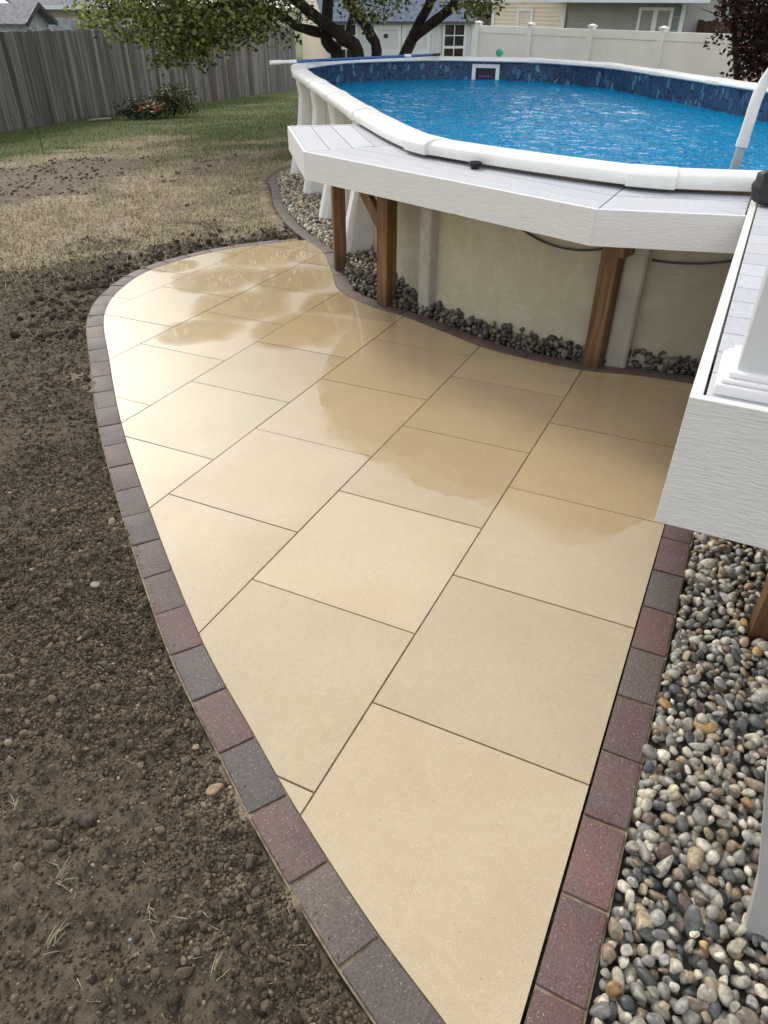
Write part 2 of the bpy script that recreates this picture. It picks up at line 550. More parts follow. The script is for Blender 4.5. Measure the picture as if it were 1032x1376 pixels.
    col = t.mix(t.math('MULTIPLY', t.mr(w, 0.55, 0.8), 0.6), col, (0.06, 0.026, 0.010))
    zz = t.sep()[2]
    stain = t.math('MULTIPLY', t.mr(t.math('ADD', zz, t.math('MULTIPLY', t.noise(11, 4), 0.2)), 0.08, 0.24, 1, 0), 0.6)
    col = t.mix(stain, col, (0.06, 0.028, 0.012))
    MAT['timber'] = t.set(col, 0.55, t.bump(t.math('ADD', g, w), 0.35, 0.003))
    t = NT('weathered_fence_board')
    g = t.noise(1.0, 5, 0.65, t.pos((46, 46, 0.9)), 0.4)
    k = t.noise(1.0, 4, 0.6, t.pos((9, 9, 0.35)))
    col = t.ramp(g, [(0.25, (0.058, 0.052, 0.048)), (0.48, (0.19, 0.174, 0.163)), (0.75, (0.46, 0.43, 0.40))])
    col = t.mix(t.math('MULTIPLY', t.mr(k, 0.4, 0.7), 0.55), col, (0.045, 0.045, 0.05))
    hs = t.n('ShaderNodeHueSaturation'); t.l(t.mr(t.rnd(), 0, 1, 0.62, 1.45, smooth=False), hs.inputs['Value']); t.l(col, hs.inputs['Color'])
    MAT['old_board'] = t.set(hs.outputs['Color'], 0.85, t.bump(g, 0.6, 0.004))

    # ---- pool
    t = NT('pool_wall_print')
    dst = t.noise(6, 4, 0.6)
    sw = t.n('ShaderNodeTexWave', wave_type='BANDS'); sw.inputs['Scale'].default_value = 5.0; sw.inputs['Distortion'].default_value = 9.0; sw.inputs['Detail'].default_value = 3; sw.inputs['Detail Scale'].default_value = 1.4
    t.l(t.pos(), sw.inputs['Vector'])
    col = t.mix(t.math('MULTIPLY', t.mr(t.noise(5, 4, 0.6, None, 2.5), 0.45, 0.62), 0.5), (0.42, 0.38, 0.275), (0.50, 0.465, 0.36))
    dirt = t.mr(t.noise(4, 6, 0.7), 0.5, 0.75)
    col = t.mix(t.math('MULTIPLY', dirt, 0.35), col, (0.33, 0.29, 0.2))
    rust = t.math('MULTIPLY', t.mr(t.vor(16), 0.03, 0.09, 1, 0), t.mr(t.noise(7, 1), 0.6, 0.65))
    col = t.mix(t.math('MULTIPLY', rust, 0.9), col, (0.10, 0.05, 0.02))
    MAT['pool_wall'] = t.set(col, 0.5, t.bump(dst, 0.05, 0.004))
    t = NT('pool_liner_pebble_print')
    v = t.pos((1, 1, 0.62))
    wv = t.n('ShaderNodeTexNoise'); wv.inputs['Scale'].default_value = 7; t.l(v, wv.inputs['Vector'])
    vm = t.n('ShaderNodeVectorMath', operation='MULTIPLY_ADD'); t.l(wv.outputs['Color'], vm.inputs[0]); vm.inputs[1].default_value = (.05, .05, .05); t.l(v, vm.inputs[2])
    ed = t.vor(17, vm.outputs[0], 'DISTANCE_TO_EDGE')
    cc = t.vor(17, vm.outputs[0], 'F1', 'Color')
    s3 = t.n('ShaderNodeSeparateColor'); t.l(cc, s3.inputs[0])
    stone = t.ramp(s3.outputs[0], [(0.0, (0.006, 0.022, 0.075)), (0.55, (0.010, 0.04, 0.115)), (0.82, (0.022, 0.085, 0.20)), (1.0, (0.12, 0.26, 0.38))])
    rim_hl = t.mr(ed, 0.02, 0.10)
    stone = t.mix(t.math('MULTIPLY', t.mr(ed, 0.10, 0.25), 0.6), t.mix(0.30, stone, (0.07, 0.18, 0.30)), stone)
    col = t.mix(rim_hl, (0.003, 0.008, 0.03), stone)
    MAT['liner'] = t.set(col, 0.4)
    t = NT('pool_floor_liner')
    f = t.vor(9, None, 'DISTANCE_TO_EDGE')
    col = t.mix(t.mr(f, 0.0, 0.12), (0.02, 0.16, 0.40), (0.05, 0.30, 0.58))
    MAT['floor_liner'] = t.set(col, 0.5)
    # water: clear tinted body, mirror surface by Fresnel
    t = NT('pool_water')
    n1 = t.noise(5, 3, 0.6, t.pos((1.0, 1.35, 1)), 0.6); n2 = t.noise(15, 2, 0.5, t.pos((1.0, 1.5, 1)), 0.5)
    nm = t.bump(t.math('ADD', n1, t.math('MULTIPLY', n2, 0.4)), 1.0, 0.065)
    gl = t.n('ShaderNodeBsdfGlossy'); gl.inputs['Roughness'].default_value = 0.04; t.l(nm, gl.inputs['Normal'])
    tp = t.n('ShaderNodeBsdfTransparent'); tp.inputs['Color'].default_value = (0.12, 0.68, 0.95, 1)
    df = t.n('ShaderNodeBsdfDiffuse'); df.inputs['Color'].default_value = (0.0, 0.30, 0.61, 1); t.l(nm, df.inputs['Normal'])
    m0 = t.n('ShaderNodeMixShader'); m0.inputs[0].default_value = 0.7; t.l(tp.outputs[0], m0.inputs[1]); t.l(df.outputs[0], m0.inputs[2])
    fr = t.n('ShaderNodeFresnel'); fr.inputs['IOR'].default_value = 1.33; t.l(nm, fr.inputs['Normal'])
    mx = t.n('ShaderNodeMixShader'); t.l(t.mr(fr.outputs[0], 0.02, 0.9, 0.0, 0.95), mx.inputs[0]); t.l(m0.outputs[0], mx.inputs[1]); t.l(gl.outputs[0], mx.inputs[2])
    t.l(mx.outputs[0], t.out.inputs['Surface'])
    MAT['water'] = t.m

    # ---- assorted
    MAT['black'] = mat_plain('black_plastic', (0.012, 0.012, 0.013), 0.4, 0.2, 20)
    MAT['black_rough'] = mat_plain('black_rough_stone', (0.018, 0.018, 0.02), 0.6, 0.3, 25, 0.9, 40)
    MAT['cable'] = mat_plain('grey_black_cable', (0.07, 0.065, 0.055), 0.6)
    MAT['blue_pole'] = mat_plain('blue_aluminium', (0.03, 0.13, 0.36), 0.3, 0.1, 6)
    MAT['green_ball'] = mat_plain('green_plastic', (0.02, 0.36, 0.22), 0.35, 0.08)
    MAT['purple'] = mat_plain('purple_plastic', (0.20, 0.03, 0.34), 0.4, 0.1)
    MAT['grey_vinyl'] = mat_plain('grey_vinyl', (0.40, 0.40, 0.39), 0.5, 0.06, 5)
    MAT['shed_wall'] = mat_plain('shed_white_paint', (0.66, 0.68, 0.70), 0.6, 0.03, 2)
    MAT['shed_trim'] = mat_plain('shed_trim_paint', (0.76, 0.78, 0.79), 0.5, 0.02, 2)
    MAT['cream'] = mat_plain('cream_siding', (0.78, 0.68, 0.55), 0.6, 0.03, 1)
    MAT['grey_siding'] = mat_plain('grey_siding', (0.36, 0.35, 0.33), 0.6, 0.04, 1)
    MAT['blue_siding'] = mat_plain('blue_grey_shingle', (0.26, 0.31, 0.35), 0.7, 0.1, 6)
    MAT['tan_siding'] = mat_plain('tan_siding', (0.42, 0.36, 0.29), 0.6, 0.04, 1)
    MAT['roof_blue'] = mat_plain('blue_grey_roof', (0.13, 0.17, 0.23), 0.75, 0.14, 9, 0.4, 40)
    MAT['roof_grey'] = mat_plain('grey_shingle', (0.20, 0.20, 0.22), 0.85, 0.15, 9, 0.4, 40)
    MAT['gutter'] = mat_plain('white_gutter', (0.68, 0.73, 0.78), 0.4, 0.03, 2)
    MAT['glass'] = mat_plain('dark_window_glass', (0.015, 0.017, 0.02), 0.08, 0.1, 2)
    MAT['pale_wood'] = mat_plain('pale_weathered_wood', (0.40, 0.44, 0.46), 0.8, 0.16, 5)
    MAT['brown_wood'] = mat_plain('brown_fence_wood', (0.13, 0.09, 0.065), 0.85, 0.2, 8)
    MAT['skylight'] = mat_plain('skylight_plastic', (0.62, 0.70, 0.72), 0.2, 0.05)
    MAT['bark'] = mat_plain('dark_bark', (0.030, 0.022, 0.017), 0.9, 0.35, 14, 0.9, 45)
    MAT['stone'] = mat_plain('pale_stone', (0.36, 0.33, 0.27), 0.8, 0.2, 14, 0.5, 60)
    MAT['tan_stone'] = mat_plain('tan_stone', (0.30, 0.20, 0.11), 0.55, 0.25, 40, 0.3, 90)
    MAT['twig'] = mat_plain('straw_stalk', (0.34, 0.30, 0.19), 0.8, 0.2, 30)
    MAT['wire'] = mat_plain('dark_wire', (0.03, 0.03, 0.03), 0.6)

make_materials()

# ================================================================== LARGE STRUCTURE
# outline of the patio (inner edge of the brick borders), patio frame
LEFT_IN = [(0.10, -0.745), (-0.0, -0.695), (-0.13, -0.63), (-0.34, -0.53), (-0.61, -0.38), (-0.85, -0.23), (-1.22, 0.01), (-1.83, 0.48), (-2.45, 0.99), (-3.05, 1.54), (-3.59, 2.06), (-3.88, 2.51), (-4.01, 3.04), (-3.84, 3.67), (-3.42, 4.18)]
BACK_IN = [(0.06, 2.56), (-0.08, 2.55), (-0.32, 2.54), (-0.61, 2.49), (-0.96, 2.52), (-1.22, 2.58), (-1.47, 2.69), (-1.84, 2.85), (-2.1, 2.93), (-2.46, 3.14), (-2.72, 3.50), (-3.05, 3.93), (-3.40, 4.23), (-3.86, 4.65), (-4.40, 5.27), (-4.85, 5.9), (-5.24, 6.45), (-5.40, 7.03), (-5.36, 7.7)]
left_path, left_s = spline(LEFT_IN)
back_path, back_s = spline(BACK_IN)
i_end = int(np.argmin(np.linalg.norm(back_path - np.array([-3.38, 4.21]), axis=1)))
PATIO = [tuple(p) for p in left_path if p[0] <= 0] + [tuple(p) for p in back_path[:i_end][::-1] if p[0] <= 0] + [(0.0, 2.553)]

# pool outline
PC = np.array([-2.072, 6.587]); PTH = 2.242; PA = 2.406
PD = np.array([math.cos(PTH), math.sin(PTH)]); PN = np.array([-PD[1], PD[0]])
def stad(r, seg=40):                                    # counter-clockwise
    out = []
    for k in range(seg + 1):
        a = -math.pi / 2 + math.pi * k / seg
        out.append(PC + PD * (PA + r * math.cos(a)) + PN * (r * math.sin(a)))
    for k in range(seg + 1):
        a = math.pi / 2 + math.pi * k / seg
        out.append(PC + PD * (-PA + r * math.cos(a)) + PN * (r * math.sin(a)))
    return out
def sdist(x, y):
    L = (x - PC[0]) * PD[0] + (y - PC[1]) * PD[1]; N = (x - PC[0]) * PN[0] + (y - PC[1]) * PN[1]
    return np.hypot(L - np.clip(L, -PA, PA), N)
def spos(a_deg=None, L=None, side=1, r=0.0):            # a point on the outline: angle on an end, or L along a side
    if L is not None:
        p = PC + PD * L + PN * (side * r); nn = PN * side
    else:
        a = R(a_deg); cx = PA if math.cos(a) > 0 else -PA
        nn = PD * math.cos(a) + PN * math.sin(a); p = PC + PD * cx + nn * r
    return p, nn

# ------------------------------------------------------------------ ground sheet
def axis(fine0, fine1, step, lo, hi):
    a = list(np.arange(fine0, fine1, step))
    s = step; v = fine0
    left = []
    while v > lo:
        s *= 1.09; v -= s; left.append(v)
    s = step; v = a[-1]; right = []
    while v < hi:
        s *= 1.09; v += s; right.append(v)
    return np.array(left[::-1] + a + right)
gx = axis(-5.2, 0.3, 0.02, -400, 400)
gy = axis(-1.0, 4.6, 0.02, -60, 600)
X, Y = np.meshgrid(gx, gy)
def wpoly(px):
    return [tuple(G(a, b)[:2]) for a, b in px]
SOIL1 = wpoly([(-420, 388), (-200, 378), (0, 362), (60, 352), (120, 342), (200, 334), (260, 324), (330, 312), (392, 304), (425, 322), (460, 600), (800, 1500), (300, 2600), (-900, 1700)])
SOIL2 = wpoly([(-160, 232), (60, 222), (110, 214), (160, 211), (205, 213), (245, 209), (228, 222), (180, 232), (150, 245), (128, 252), (90, 262), (40, 272), (0, 281), (-160, 296)])
GREEN = wpoly([(-300, 232), (0, 216), (60, 211), (100, 205), (150, 191), (200, 180), (240, 178), (290, 186), (335, 194), (372, 180), (420, 172), (560, 172), (560, 60), (300, 45), (-300, 60)])
jx = (fbm(X, Y, 2.2, 4) - .5) * 0.9 + (fbm(X + 40, Y, 11, 3) - .5) * 0.28
jy = (fbm(X, Y + 60, 2.2, 4) - .5) * 0.9 + (fbm(X, Y + 90, 11, 3) - .5) * 0.28
far = np.clip((np.hypot(X, Y) - 2) / 5, 0.3, 1.3)
soil1 = inpoly(X + jx * far, Y + jy * far, SOIL1).astype(float)
soil2 = inpoly(X + jx, Y + jy, SOIL2).astype(float)
green = inpoly(X + jx * 1.1, Y + jy * 1.1, GREEN).astype(float)
green = np.maximum(green, (X < -15.5) | (Y > 16) | (X > 4))
g2 = np.clip((fbm(X + 5, Y, 1.3, 4) - 0.50) * 6, 0, 1) * np.clip((Y - 5.5) / 3, 0, 1) * (Y < 16) * 0.75
green = np.clip(np.maximum(green * (0.55 + 0.6 * fbm(X, Y, 1.9, 3)), g2), 0, 1)
soilm = np.clip(np.maximum(soil1, soil2 * (0.6 + 0.35 * fbm(X, Y, 7, 3))), 0, 1)
spots = np.clip((fbm(X - 8, Y + 3, 2.6, 4) - 0.56) * 9, 0, 1) * (Y > 2.5) * (X < -3) * 0.6
soilm = np.maximum(soilm, spots * (1 - green))
# distance to the left border for the bedding sand that shows beside it
lp = left_path[::4]
near = (X > -5.0) & (X < 0.4) & (Y > -1.0) & (Y < 4.7)
dl = np.full(X.shape, 9.0)
for p in lp:
    dl[near] = np.minimum(dl[near], np.hypot(X[near] - p[0], Y[near] - p[1]))
sandm = ((dl < 0.09 + 0.13 * np.clip((fbm(X, Y, 3.1, 3) - .58) * 7, 0, 1)) & (fbm(X + 3, Y + 9, 13, 3) > 0.40)).astype(float)
bp = back_path[i_end + 6:][::3]
nb = (X > -6.2) & (X < -3) & (Y > 3.9) & (Y < 8)
db = np.full(X.shape, 9.0)
for p in bp:
    db[nb] = np.minimum(db[nb], np.hypot(X[nb] - p[0], Y[nb] - p[1]))
sandm = np.maximum(sandm, ((db < 0.02 + 0.20 * fbm(X, Y, 2.0, 3)) & (fbm(X, Y, 14, 3) > .42)) * 0.8)
Z = zg(X, Y)
rel = (fbm(X, Y, 3.2, 3) - .5) * 0.055 + (fbm(X, Y, 11, 4) - .5) * 0.050 + (fbm(X, Y, 34, 3) - .5) * 0.026
Z = Z + soilm * rel + (1 - soilm) * ((fbm(X, Y, 1.1, 4) - .5) * 0.06 + (fbm(X, Y, 9, 3) - .5) * 0.02)
Z = Z - 0.014 * (dl < 0.9) - 0.012 * np.clip(1 - dl / 0.25, 0, 1)
hole_poly = PATIO
ins = inpoly(X, Y, PATIO) | (dl < 0.085) | ((X > -0.05) & (X < 3) & (Y > -2) & (Y < 4)) | (sdist(X, Y) < 2.0)
bed = [tuple(p) for p in back_path] + [(-4.6, 8.6), (-3.0, 6.0), (0.6, 4.0), (0.6, 2.4)]
ins |= inpoly(X, Y, bed)
Z = np.where(ins, TILT * np.maximum(X, -14) - 0.075, Z)
Z = np.where(sdist(X, Y) < 1.9, -0.45, Z)
ny, nx = X.shape
idx = np.arange(nx * ny).reshape(ny, nx)
F = np.stack([idx[:-1, :-1], idx[:-1, 1:], idx[1:, 1:], idx[1:, :-1]], -1).reshape(-1, 4)
V = np.stack([X, Y, Z], -1).reshape(-1, 3)
ground = fast_mesh('ground', V, F, MAT['ground'], smooth=True, colors=np.stack([soilm, green, sandm], -1).reshape(-1, 3), kind='structure')

def ground_z(x, y):                                     # relief at a point, by nearest grid node
    i = np.clip(np.searchsorted(gx, x), 1, nx - 1); j = np.clip(np.searchsorted(gy, y), 1, ny - 1)
    tx = np.clip((x - gx[i - 1]) / (gx[i] - gx[i - 1]), 0, 1); ty = np.clip((y - gy[j - 1]) / (gy[j] - gy[j - 1]), 0, 1)
    return (Z[j - 1, i - 1] * (1 - tx) + Z[j - 1, i] * tx) * (1 - ty) + (Z[j, i - 1] * (1 - tx) + Z[j, i] * tx) * ty
def zone_at(arr, x, y):
    i = np.clip(np.searchsorted(gx, x), 0, nx - 1); j = np.clip(np.searchsorted(gy, y), 0, ny - 1)
    return arr[j, i]

# ------------------------------------------------------------------ patio: bedding sheet + slabs
mb = MB(); mb.prism(PATIO, -0.05, -0.0045, TILT)
patio = mb.build('patio', MAT['joint'], kind='structure')

def clip_half(poly, nx_, ny_, c):                        # keep nx*x+ny*y <= c
    out = []
    for i in range(len(poly)):
        a = poly[i]; b = poly[(i + 1) % len(poly)]
        da = nx_ * a[0] + ny_ * a[1] - c; db_ = nx_ * b[0] + ny_ * b[1] - c
        if da <= 0:
            out.append(a)
        if (da < 0 < db_) or (db_ < 0 < da):
            t_ = da / (da - db_)
            out.append((a[0] + t_ * (b[0] - a[0]), a[1] + t_ * (b[1] - a[1])))
    return out

def poly_area(p):
    return 0.5 * sum(p[i][0] * p[(i + 1) % len(p)][1] - p[(i + 1) % len(p)][0] * p[i][1] for i in range(len(p)))
def simplify(p, eps=0.004):
    q = []
    for a in p:
        if not q or math.hypot(a[0] - q[-1][0], a[1] - q[-1][1]) > eps:
            q.append(a)
    if len(q) > 2 and math.hypot(q[0][0] - q[-1][0], q[0][1] - q[-1][1]) < eps:
        q.pop()
    return q
S = 0.61; JG = 0.0028
OFF = [c * 0.4853 for c in range(8)]
# slab outline pulled in from the bricks by a narrow open joint
for c in range(8):
    for n in range(-4, 9):
        x1 = -c * S - JG; x0 = -(c + 1) * S + JG
        if c == 0:
            x1 = -0.002
        y0 = (n + OFF[c] % 1) * S + JG; y1 = (n + 1 + OFF[c] % 1) * S - JG
        if c == 0 and n == -2:
            continue
        if c == 0 and n == -1:
            y0 = -1.2
        q = PATIO
        for h in ((1, 0, x1), (-1, 0, -x0), (0, 1, y1), (0, -1, -y0)):
            q = clip_half(q, *h)
            if len(q) < 3:
                break
        if len(q) < 3:
            continue
        q = simplify(q)
        if len(q) < 3 or abs(poly_area(q)) < 0.002:
            continue
        if poly_area(q) < 0:
            q = q[::-1]
        cx = sum(p[0] for p in q) / len(q); cy = sum(p[1] for p in q) / len(q)
        dz = random.uniform(-0.0008, 0.0008)
        bm = bmesh.new()
        vs = [bm.verts.new((p[0] - cx, p[1] - cy, TILT * p[0] + dz - TILT * cx)) for p in q]
        f = bm.faces.new(vs)
        bmesh.ops.inset_region(bm, faces=[f], thickness=0.0028, depth=0.0022)
        # skirt down to the bedding
        edges = [e for e in bm.edges if len(e.link_faces) == 1]
        r_ = bmesh.ops.extrude_edge_only(bm, edges=edges)
        for v in r_['geom']:
            if isinstance(v, bmesh.types.BMVert):
                v.co.z -= 0.045
        bmesh.ops.recalc_face_normals(bm, faces=bm.faces)
        me = bpy.data.meshes.new('slab'); bm.to_mesh(me); bm.free()
        me.materials.append(MAT['slab'])
        o = bpy.data.objects.new('slab', me); COL.objects.link(o); o.parent = patio
        o.location = (cx, cy, TILT * cx)

# ------------------------------------------------------------------ brick borders
BW, BL = 0.098, 0.196
def brick_mesh(seed):
    r_ = random.Random(seed)
    bm = bmesh.new()
    bmesh.ops.create_cube(bm, size=1)
    for v in bm.verts:
        v.co.x *= BL; v.co.y *= BW; v.co.z = v.co.z * 0.06 - 0.03
        v.co.x += r_.uniform(-.0012, .0012); v.co.y += r_.uniform(-.0012, .0012)
    bmesh.ops.bevel(bm, geom=[e for e in bm.edges if all(v.co.z > -0.01 for v in e.verts)] + [e for e in bm.edges if abs(e.verts[0].co.z - e.verts[1].co.z) > .02], offset=0.0045, segments=2, affect='EDGES', profile=0.6)
    me = bpy.data.meshes.new('brick'); bm.to_mesh(me); bm.free()
    me.materials.append(MAT['brick'])
    for p in me.polygons:
        p.use_smooth = True
    me.set_sharp_from_angle(angle=R(50))
    return me
brick_meshes = [brick_mesh(k) for k in range(5)]
REDDISH = (0.168, 0.100, 0.086); PLUM = (0.150, 0.098, 0.087); CHAR = (0.132, 0.104, 0.091); BROWN = (0.150, 0.112, 0.092); SLATE = (0.120, 0.098, 0.089)
BCOL = [REDDISH, PLUM, CHAR, BROWN, SLATE]
def lay_brick(parent, x, y, yaw, col, z=0.0):
    j = random.uniform(-0.0015, 0.0015)
    v = random.uniform(0.88, 1.12)
    M = Matrix.Translation((x, y, TILT * x + z + j)) @ Matrix.Rotation(-TILT + random.uniform(-.006, .006), 4, 'Y') @ Matrix.Rotation(random.uniform(-.006, .006), 4, 'X') @ Matrix.Rotation(yaw + random.uniform(-.012, .012), 4, 'Z')
    return piece('brick', random.choice(brick_meshes), parent, M, tuple(c * v for c in col))
def border(path, s, off, parent, cols, start=0.0, side=1, pitch=0.2015):
    # bricks end to end beside the path; side=+1 lies left of the direction of travel
    k = start; n = 0
    while k + pitch < s[-1]:
        a = np.array([np.interp(k, s, path[:, 0]), np.interp(k, s, path[:, 1])])
        b = np.array([np.interp(k + pitch, s, path[:, 0]), np.interp(k + pitch, s, path[:, 1])])
        d = b - a; L = np.linalg.norm(d); d /= L
        nn = np.array([-d[1], d[0]]) * side
        m = (a + b) / 2 + nn * (off + BW / 2)
        lay_brick(parent, m[0], m[1], math.atan2(d[1], d[0]), cols(n))
        k += pitch; n += 1
def border_base(name, path, off0, off1, side):
    V = []; F = []
    m = len(path)
    for i in range(0, m):
        d = path[min(i + 1, m - 1)] - path[max(i - 1, 0)]; d = d / np.linalg.norm(d)
        nn = np.array([-d[1], d[0]]) * side
        for o_ in (off0, off1):
            p = path[i] + nn * o_
            V.append((p[0], p[1], TILT * p[0] - 0.0065))
    F = [(2 * i, 2 * i + 1, 2 * i + 3, 2 * i + 2) for i in range(m - 1)]
    return mesh_obj(name, V, F, MAT['joint'], kind='structure')
seqL = [PLUM, CHAR, BROWN, REDDISH, SLATE, REDDISH, SLATE, REDDISH, PLUM, PLUM, SLATE, CHAR, PLUM, PLUM, CHAR, SLATE, CHAR, SLATE, PLUM, CHAR, SLATE, PLUM, CHAR, CHAR, SLATE, PLUM, CHAR]
left_border = border_base('curved_brick_border', left_path, 0.0, BW + 0.008, 1)
border(left_path, left_s, 0.0035, left_border, lambda n: seqL[n % len(seqL)], start=0.06, side=1)
back_border = border_base('pool_side_brick_border', back_path, 0.0, BW + 0.008, -1)
border(back_path, back_s, 0.0035, back_border, lambda n: random.choice([PLUM, BROWN, CHAR, REDDISH]) if n < 22 else random.choice([BROWN, CHAR, PLUM]), side=-1)
rp = np.stack([np.zeros(100), np.linspace(-0.72, 2.5, 100)], 1)
right_border = border_base('straight_brick_border', rp, 0.0, BW + 0.006, -1)
RED2 = (0.190, 0.098, 0.084); PLUM2 = (0.165, 0.092, 0.084)
seqR = [RED2, PLUM2, RED2, PLUM2, PLUM2, BROWN, RED2, CHAR, PLUM2, PLUM2, BROWN, PLUM2]
ys = [-0.67 + 0.2035 * k for k in range(16)]
for k, y in enumerate(ys):
    if y < 2.4:
        lay_brick(right_border, 0.001 + BW / 2, y + 0.1 - 0.024, math.pi / 2, seqR[k % len(seqR)])

# ------------------------------------------------------------------ gravel beds
def ico(sub):
    bm = bmesh.new(); bmesh.ops.create_icosphere(bm, subdivisions=sub, radius=1)
    V = np.array([v.co[:] for v in bm.verts]); F = np.array([[v.index for v in f.verts] for f in bm.faces]); bm.free()
    return V, F
I1 = ico(1); I2 = ico(2); I3 = ico(3)
def rand_rot(n, tilt=1.0):
    q = rng.normal(size=(n, 4)); q /= np.linalg.norm(q, axis=1, keepdims=True)
    w, x, y, z = q.T
    return np.stack([1 - 2 * (y * y + z * z), 2 * (x * y - z * w), 2 * (x * z + y * w), 2 * (x * y + z * w), 1 - 2 * (x * x + z * z), 2 * (y * z - x * w), 2 * (x * z - y * w), 2 * (y * z + x * w), 1 - 2 * (x * x + y * y)], -1).reshape(n, 3, 3)
def flat_rot(n, t=0.45):
    yaw = rng.uniform(0, 2 * math.pi, n); a = rng.normal(0, t, n); b = rng.normal(0, t, n)
    cy, sy = np.cos(yaw), np.sin(yaw); o = np.zeros(n); e = np.ones(n)
    Rz = np.stack([cy, -sy, o, sy, cy, o, o, o, e], -1).reshape(n, 3, 3)
    Rx = np.stack([e, o, o, o, np.cos(a), -np.sin(a), o, np.sin(a), np.cos(a)], -1).reshape(n, 3, 3)
    Ry = np.stack([np.cos(b), o, np.sin(b), o, e, o, -np.sin(b), o, np.cos(b)], -1).reshape(n, 3, 3)
    return Rx @ Ry @ Rz
def lump(base, n, amp, flats=3):                         # n uneven stones from a ball
    V = np.repeat(base[None], n, 0)
    for _ in range(3):
        d = rng.normal(size=(n, 1, 3)); d /= np.linalg.norm(d, axis=2, keepdims=True)
        V = V * (1 + amp * np.tanh(2 * (base[None] * d).sum(2, keepdims=True)) * rng.uniform(-1, 1, (n, 1, 1)))
    for _ in range(flats):                               # worn facets
        d = rng.normal(size=(n, 1, 3)); d /= np.linalg.norm(d, axis=2, keepdims=True)
        h = rng.uniform(0.55, 0.85, (n, 1))
        ex = np.maximum((V * d).sum(2) - h, 0)
        V = V - d * (ex * 0.85)[..., None]
    return V
def scatter(tpl, P, size, rot, amp=0.12, flats=3):
    base, F = tpl
    n = len(P)
    V = lump(base, n, amp, flats) * size[:, None, :]
    V = np.einsum('nij,nvj->nvi', rot, V) + P[:, None, :]
    k = len(base)
    return V.reshape(-1, 3), (F[None] + (np.arange(n) * k)[:, None, None]).reshape(-1, 3), k
PEB = np.array([(0.48, 0.44, 0.36), (0.40, 0.375, 0.32), (0.31, 0.30, 0.27), (0.25, 0.245, 0.23), (0.16, 0.16, 0.155), (0.095, 0.10, 0.10), (0.075, 0.085, 0.09), (0.34, 0.275, 0.19), (0.28, 0.215, 0.15), (0.19, 0.15, 0.125), (0.40, 0.25, 0.11), (0.56, 0.53, 0.46), (0.16, 0.11, 0.095), (0.31, 0.305, 0.29), (0.22, 0.215, 0.175)])
PEBW = np.array([12, 12, 12, 10, 8, 6, 4, 8, 6, 5, 1.2, 8, 3, 11, 6.0]); PEBW /= PEBW.sum()
def peb_col(n):
    return PEB[rng.choice(len(PEB), n, p=PEBW)] * rng.uniform(0.7, 1.3, (n, 1)) * np.array([1.03, 1.0, 0.94])
def poisson(x0, x1, y0, y1, r, tries, ok):
    cell = r; grid = {}; out = []
    for _ in range(tries):
        x = random.uniform(x0, x1); y = random.uniform(y0, y1)
        if not ok(x, y):
            continue
        i, j = int(x // cell), int(y // cell)
        bad = False
        for a in (i - 1, i, i + 1):
            for b in (j - 1, j, j + 1):
                for (u, v) in grid.get((a, b), ()):
                    if (u - x) ** 2 + (v - y) ** 2 < r * r:
                        bad = True; break
                if bad: break
            if bad: break
        if not bad:
            grid.setdefault((i, j), []).append((x, y)); out.append((x, y))
    return np.array(out)

bedV = [(BW + 0.006, -1.2), (2.4, -1.2), (2.4, 2.6), (BW + 0.006, 2.6)]
mb = MB(); mb.prism(bedV, -0.07, -0.030, TILT)
gravel_right = mb.build('gravel_bed_under_deck', MAT['gravel_base'], kind='structure')
# buried layer, then the stones on top
okr = lambda x, y: not (0.30 < x < 0.41 and 0.71 < y < 0.84)
lowP = poisson(BW + 0.015, 1.6, -0.9, 2.4, 0.022, 26000, okr)
n = len(lowP); P = np.column_stack([lowP, TILT * lowP[:, 0] - 0.020 + rng.uniform(-0.006, 0.008, n)])
sz = rng.uniform(0.012, 0.021, (n, 1)) * np.column_stack([rng.uniform(1.0, 1.4, n), rng.uniform(0.8, 1.05, n), rng.uniform(0.55, 0.85, n)])
V1, F1, k1 = scatter(I2, P, sz, flat_rot(n, 0.7))
C1 = np.repeat(peb_col(n) * 0.85, k1, 0)
topP = poisson(BW + 0.017, 1.15, -0.85, 1.9, 0.0222, 40000, okr)
rad = np.hypot(topP[:, 0] - CC[0], topP[:, 1] - CC[1])
inview = (topP[:, 0] < 0.66) & (topP[:, 1] > -0.66) & (topP[:, 1] < 1.35)
order = np.argsort(rad + np.where(inview, 0, 100))
n = len(topP)
tz = TILT * topP[:, 0] - 0.003 + rng.uniform(-0.006, 0.010, n)
tsz = (0.0092 + 0.0125 * rng.random((n, 1)) ** 2.2) * np.column_stack([rng.uniform(1.05, 1.65, n), rng.uniform(0.85, 1.08, n), rng.uniform(0.58, 0.88, n)])
trot = flat_rot(n, 0.6); tcol = peb_col(n)
proto = []
for k in range(22):
    v = lump(I3[0], 1, 0.20, 3 + k % 6)[0]
    me = bpy.data.meshes.new('pebble'); me.from_pydata([tuple(a) for a in v], [], [tuple(int(q) for q in f) for f in I3[1]]); me.shade_smooth(); me.materials.append(MAT['pebble_one'])
    proto.append(me)
own = order[:300]
for q, i in enumerate(own):
    m = Matrix([[*(trot[i][r] * tsz[i]), 0] for r in range(3)] + [[0, 0, 0, 1]])
    m.translation = Vector((topP[i][0], topP[i][1], tz[i]))
    piece('pebble', proto[q % 22], gravel_right, m, tuple(tcol[i]))
rest = order[300:]
V2, F2, k2 = scatter(I2, np.column_stack([topP[rest], tz[rest]]), tsz[rest], trot[rest], 0.2, 5)
C2 = np.repeat(tcol[rest], k2, 0)
fast_mesh('pebbles', np.vstack([V1, V2]), np.vstack([F1, F2 + len(V1)]), MAT['pebble'], gravel_right, True, np.vstack([C1, C2]), 'stuff')

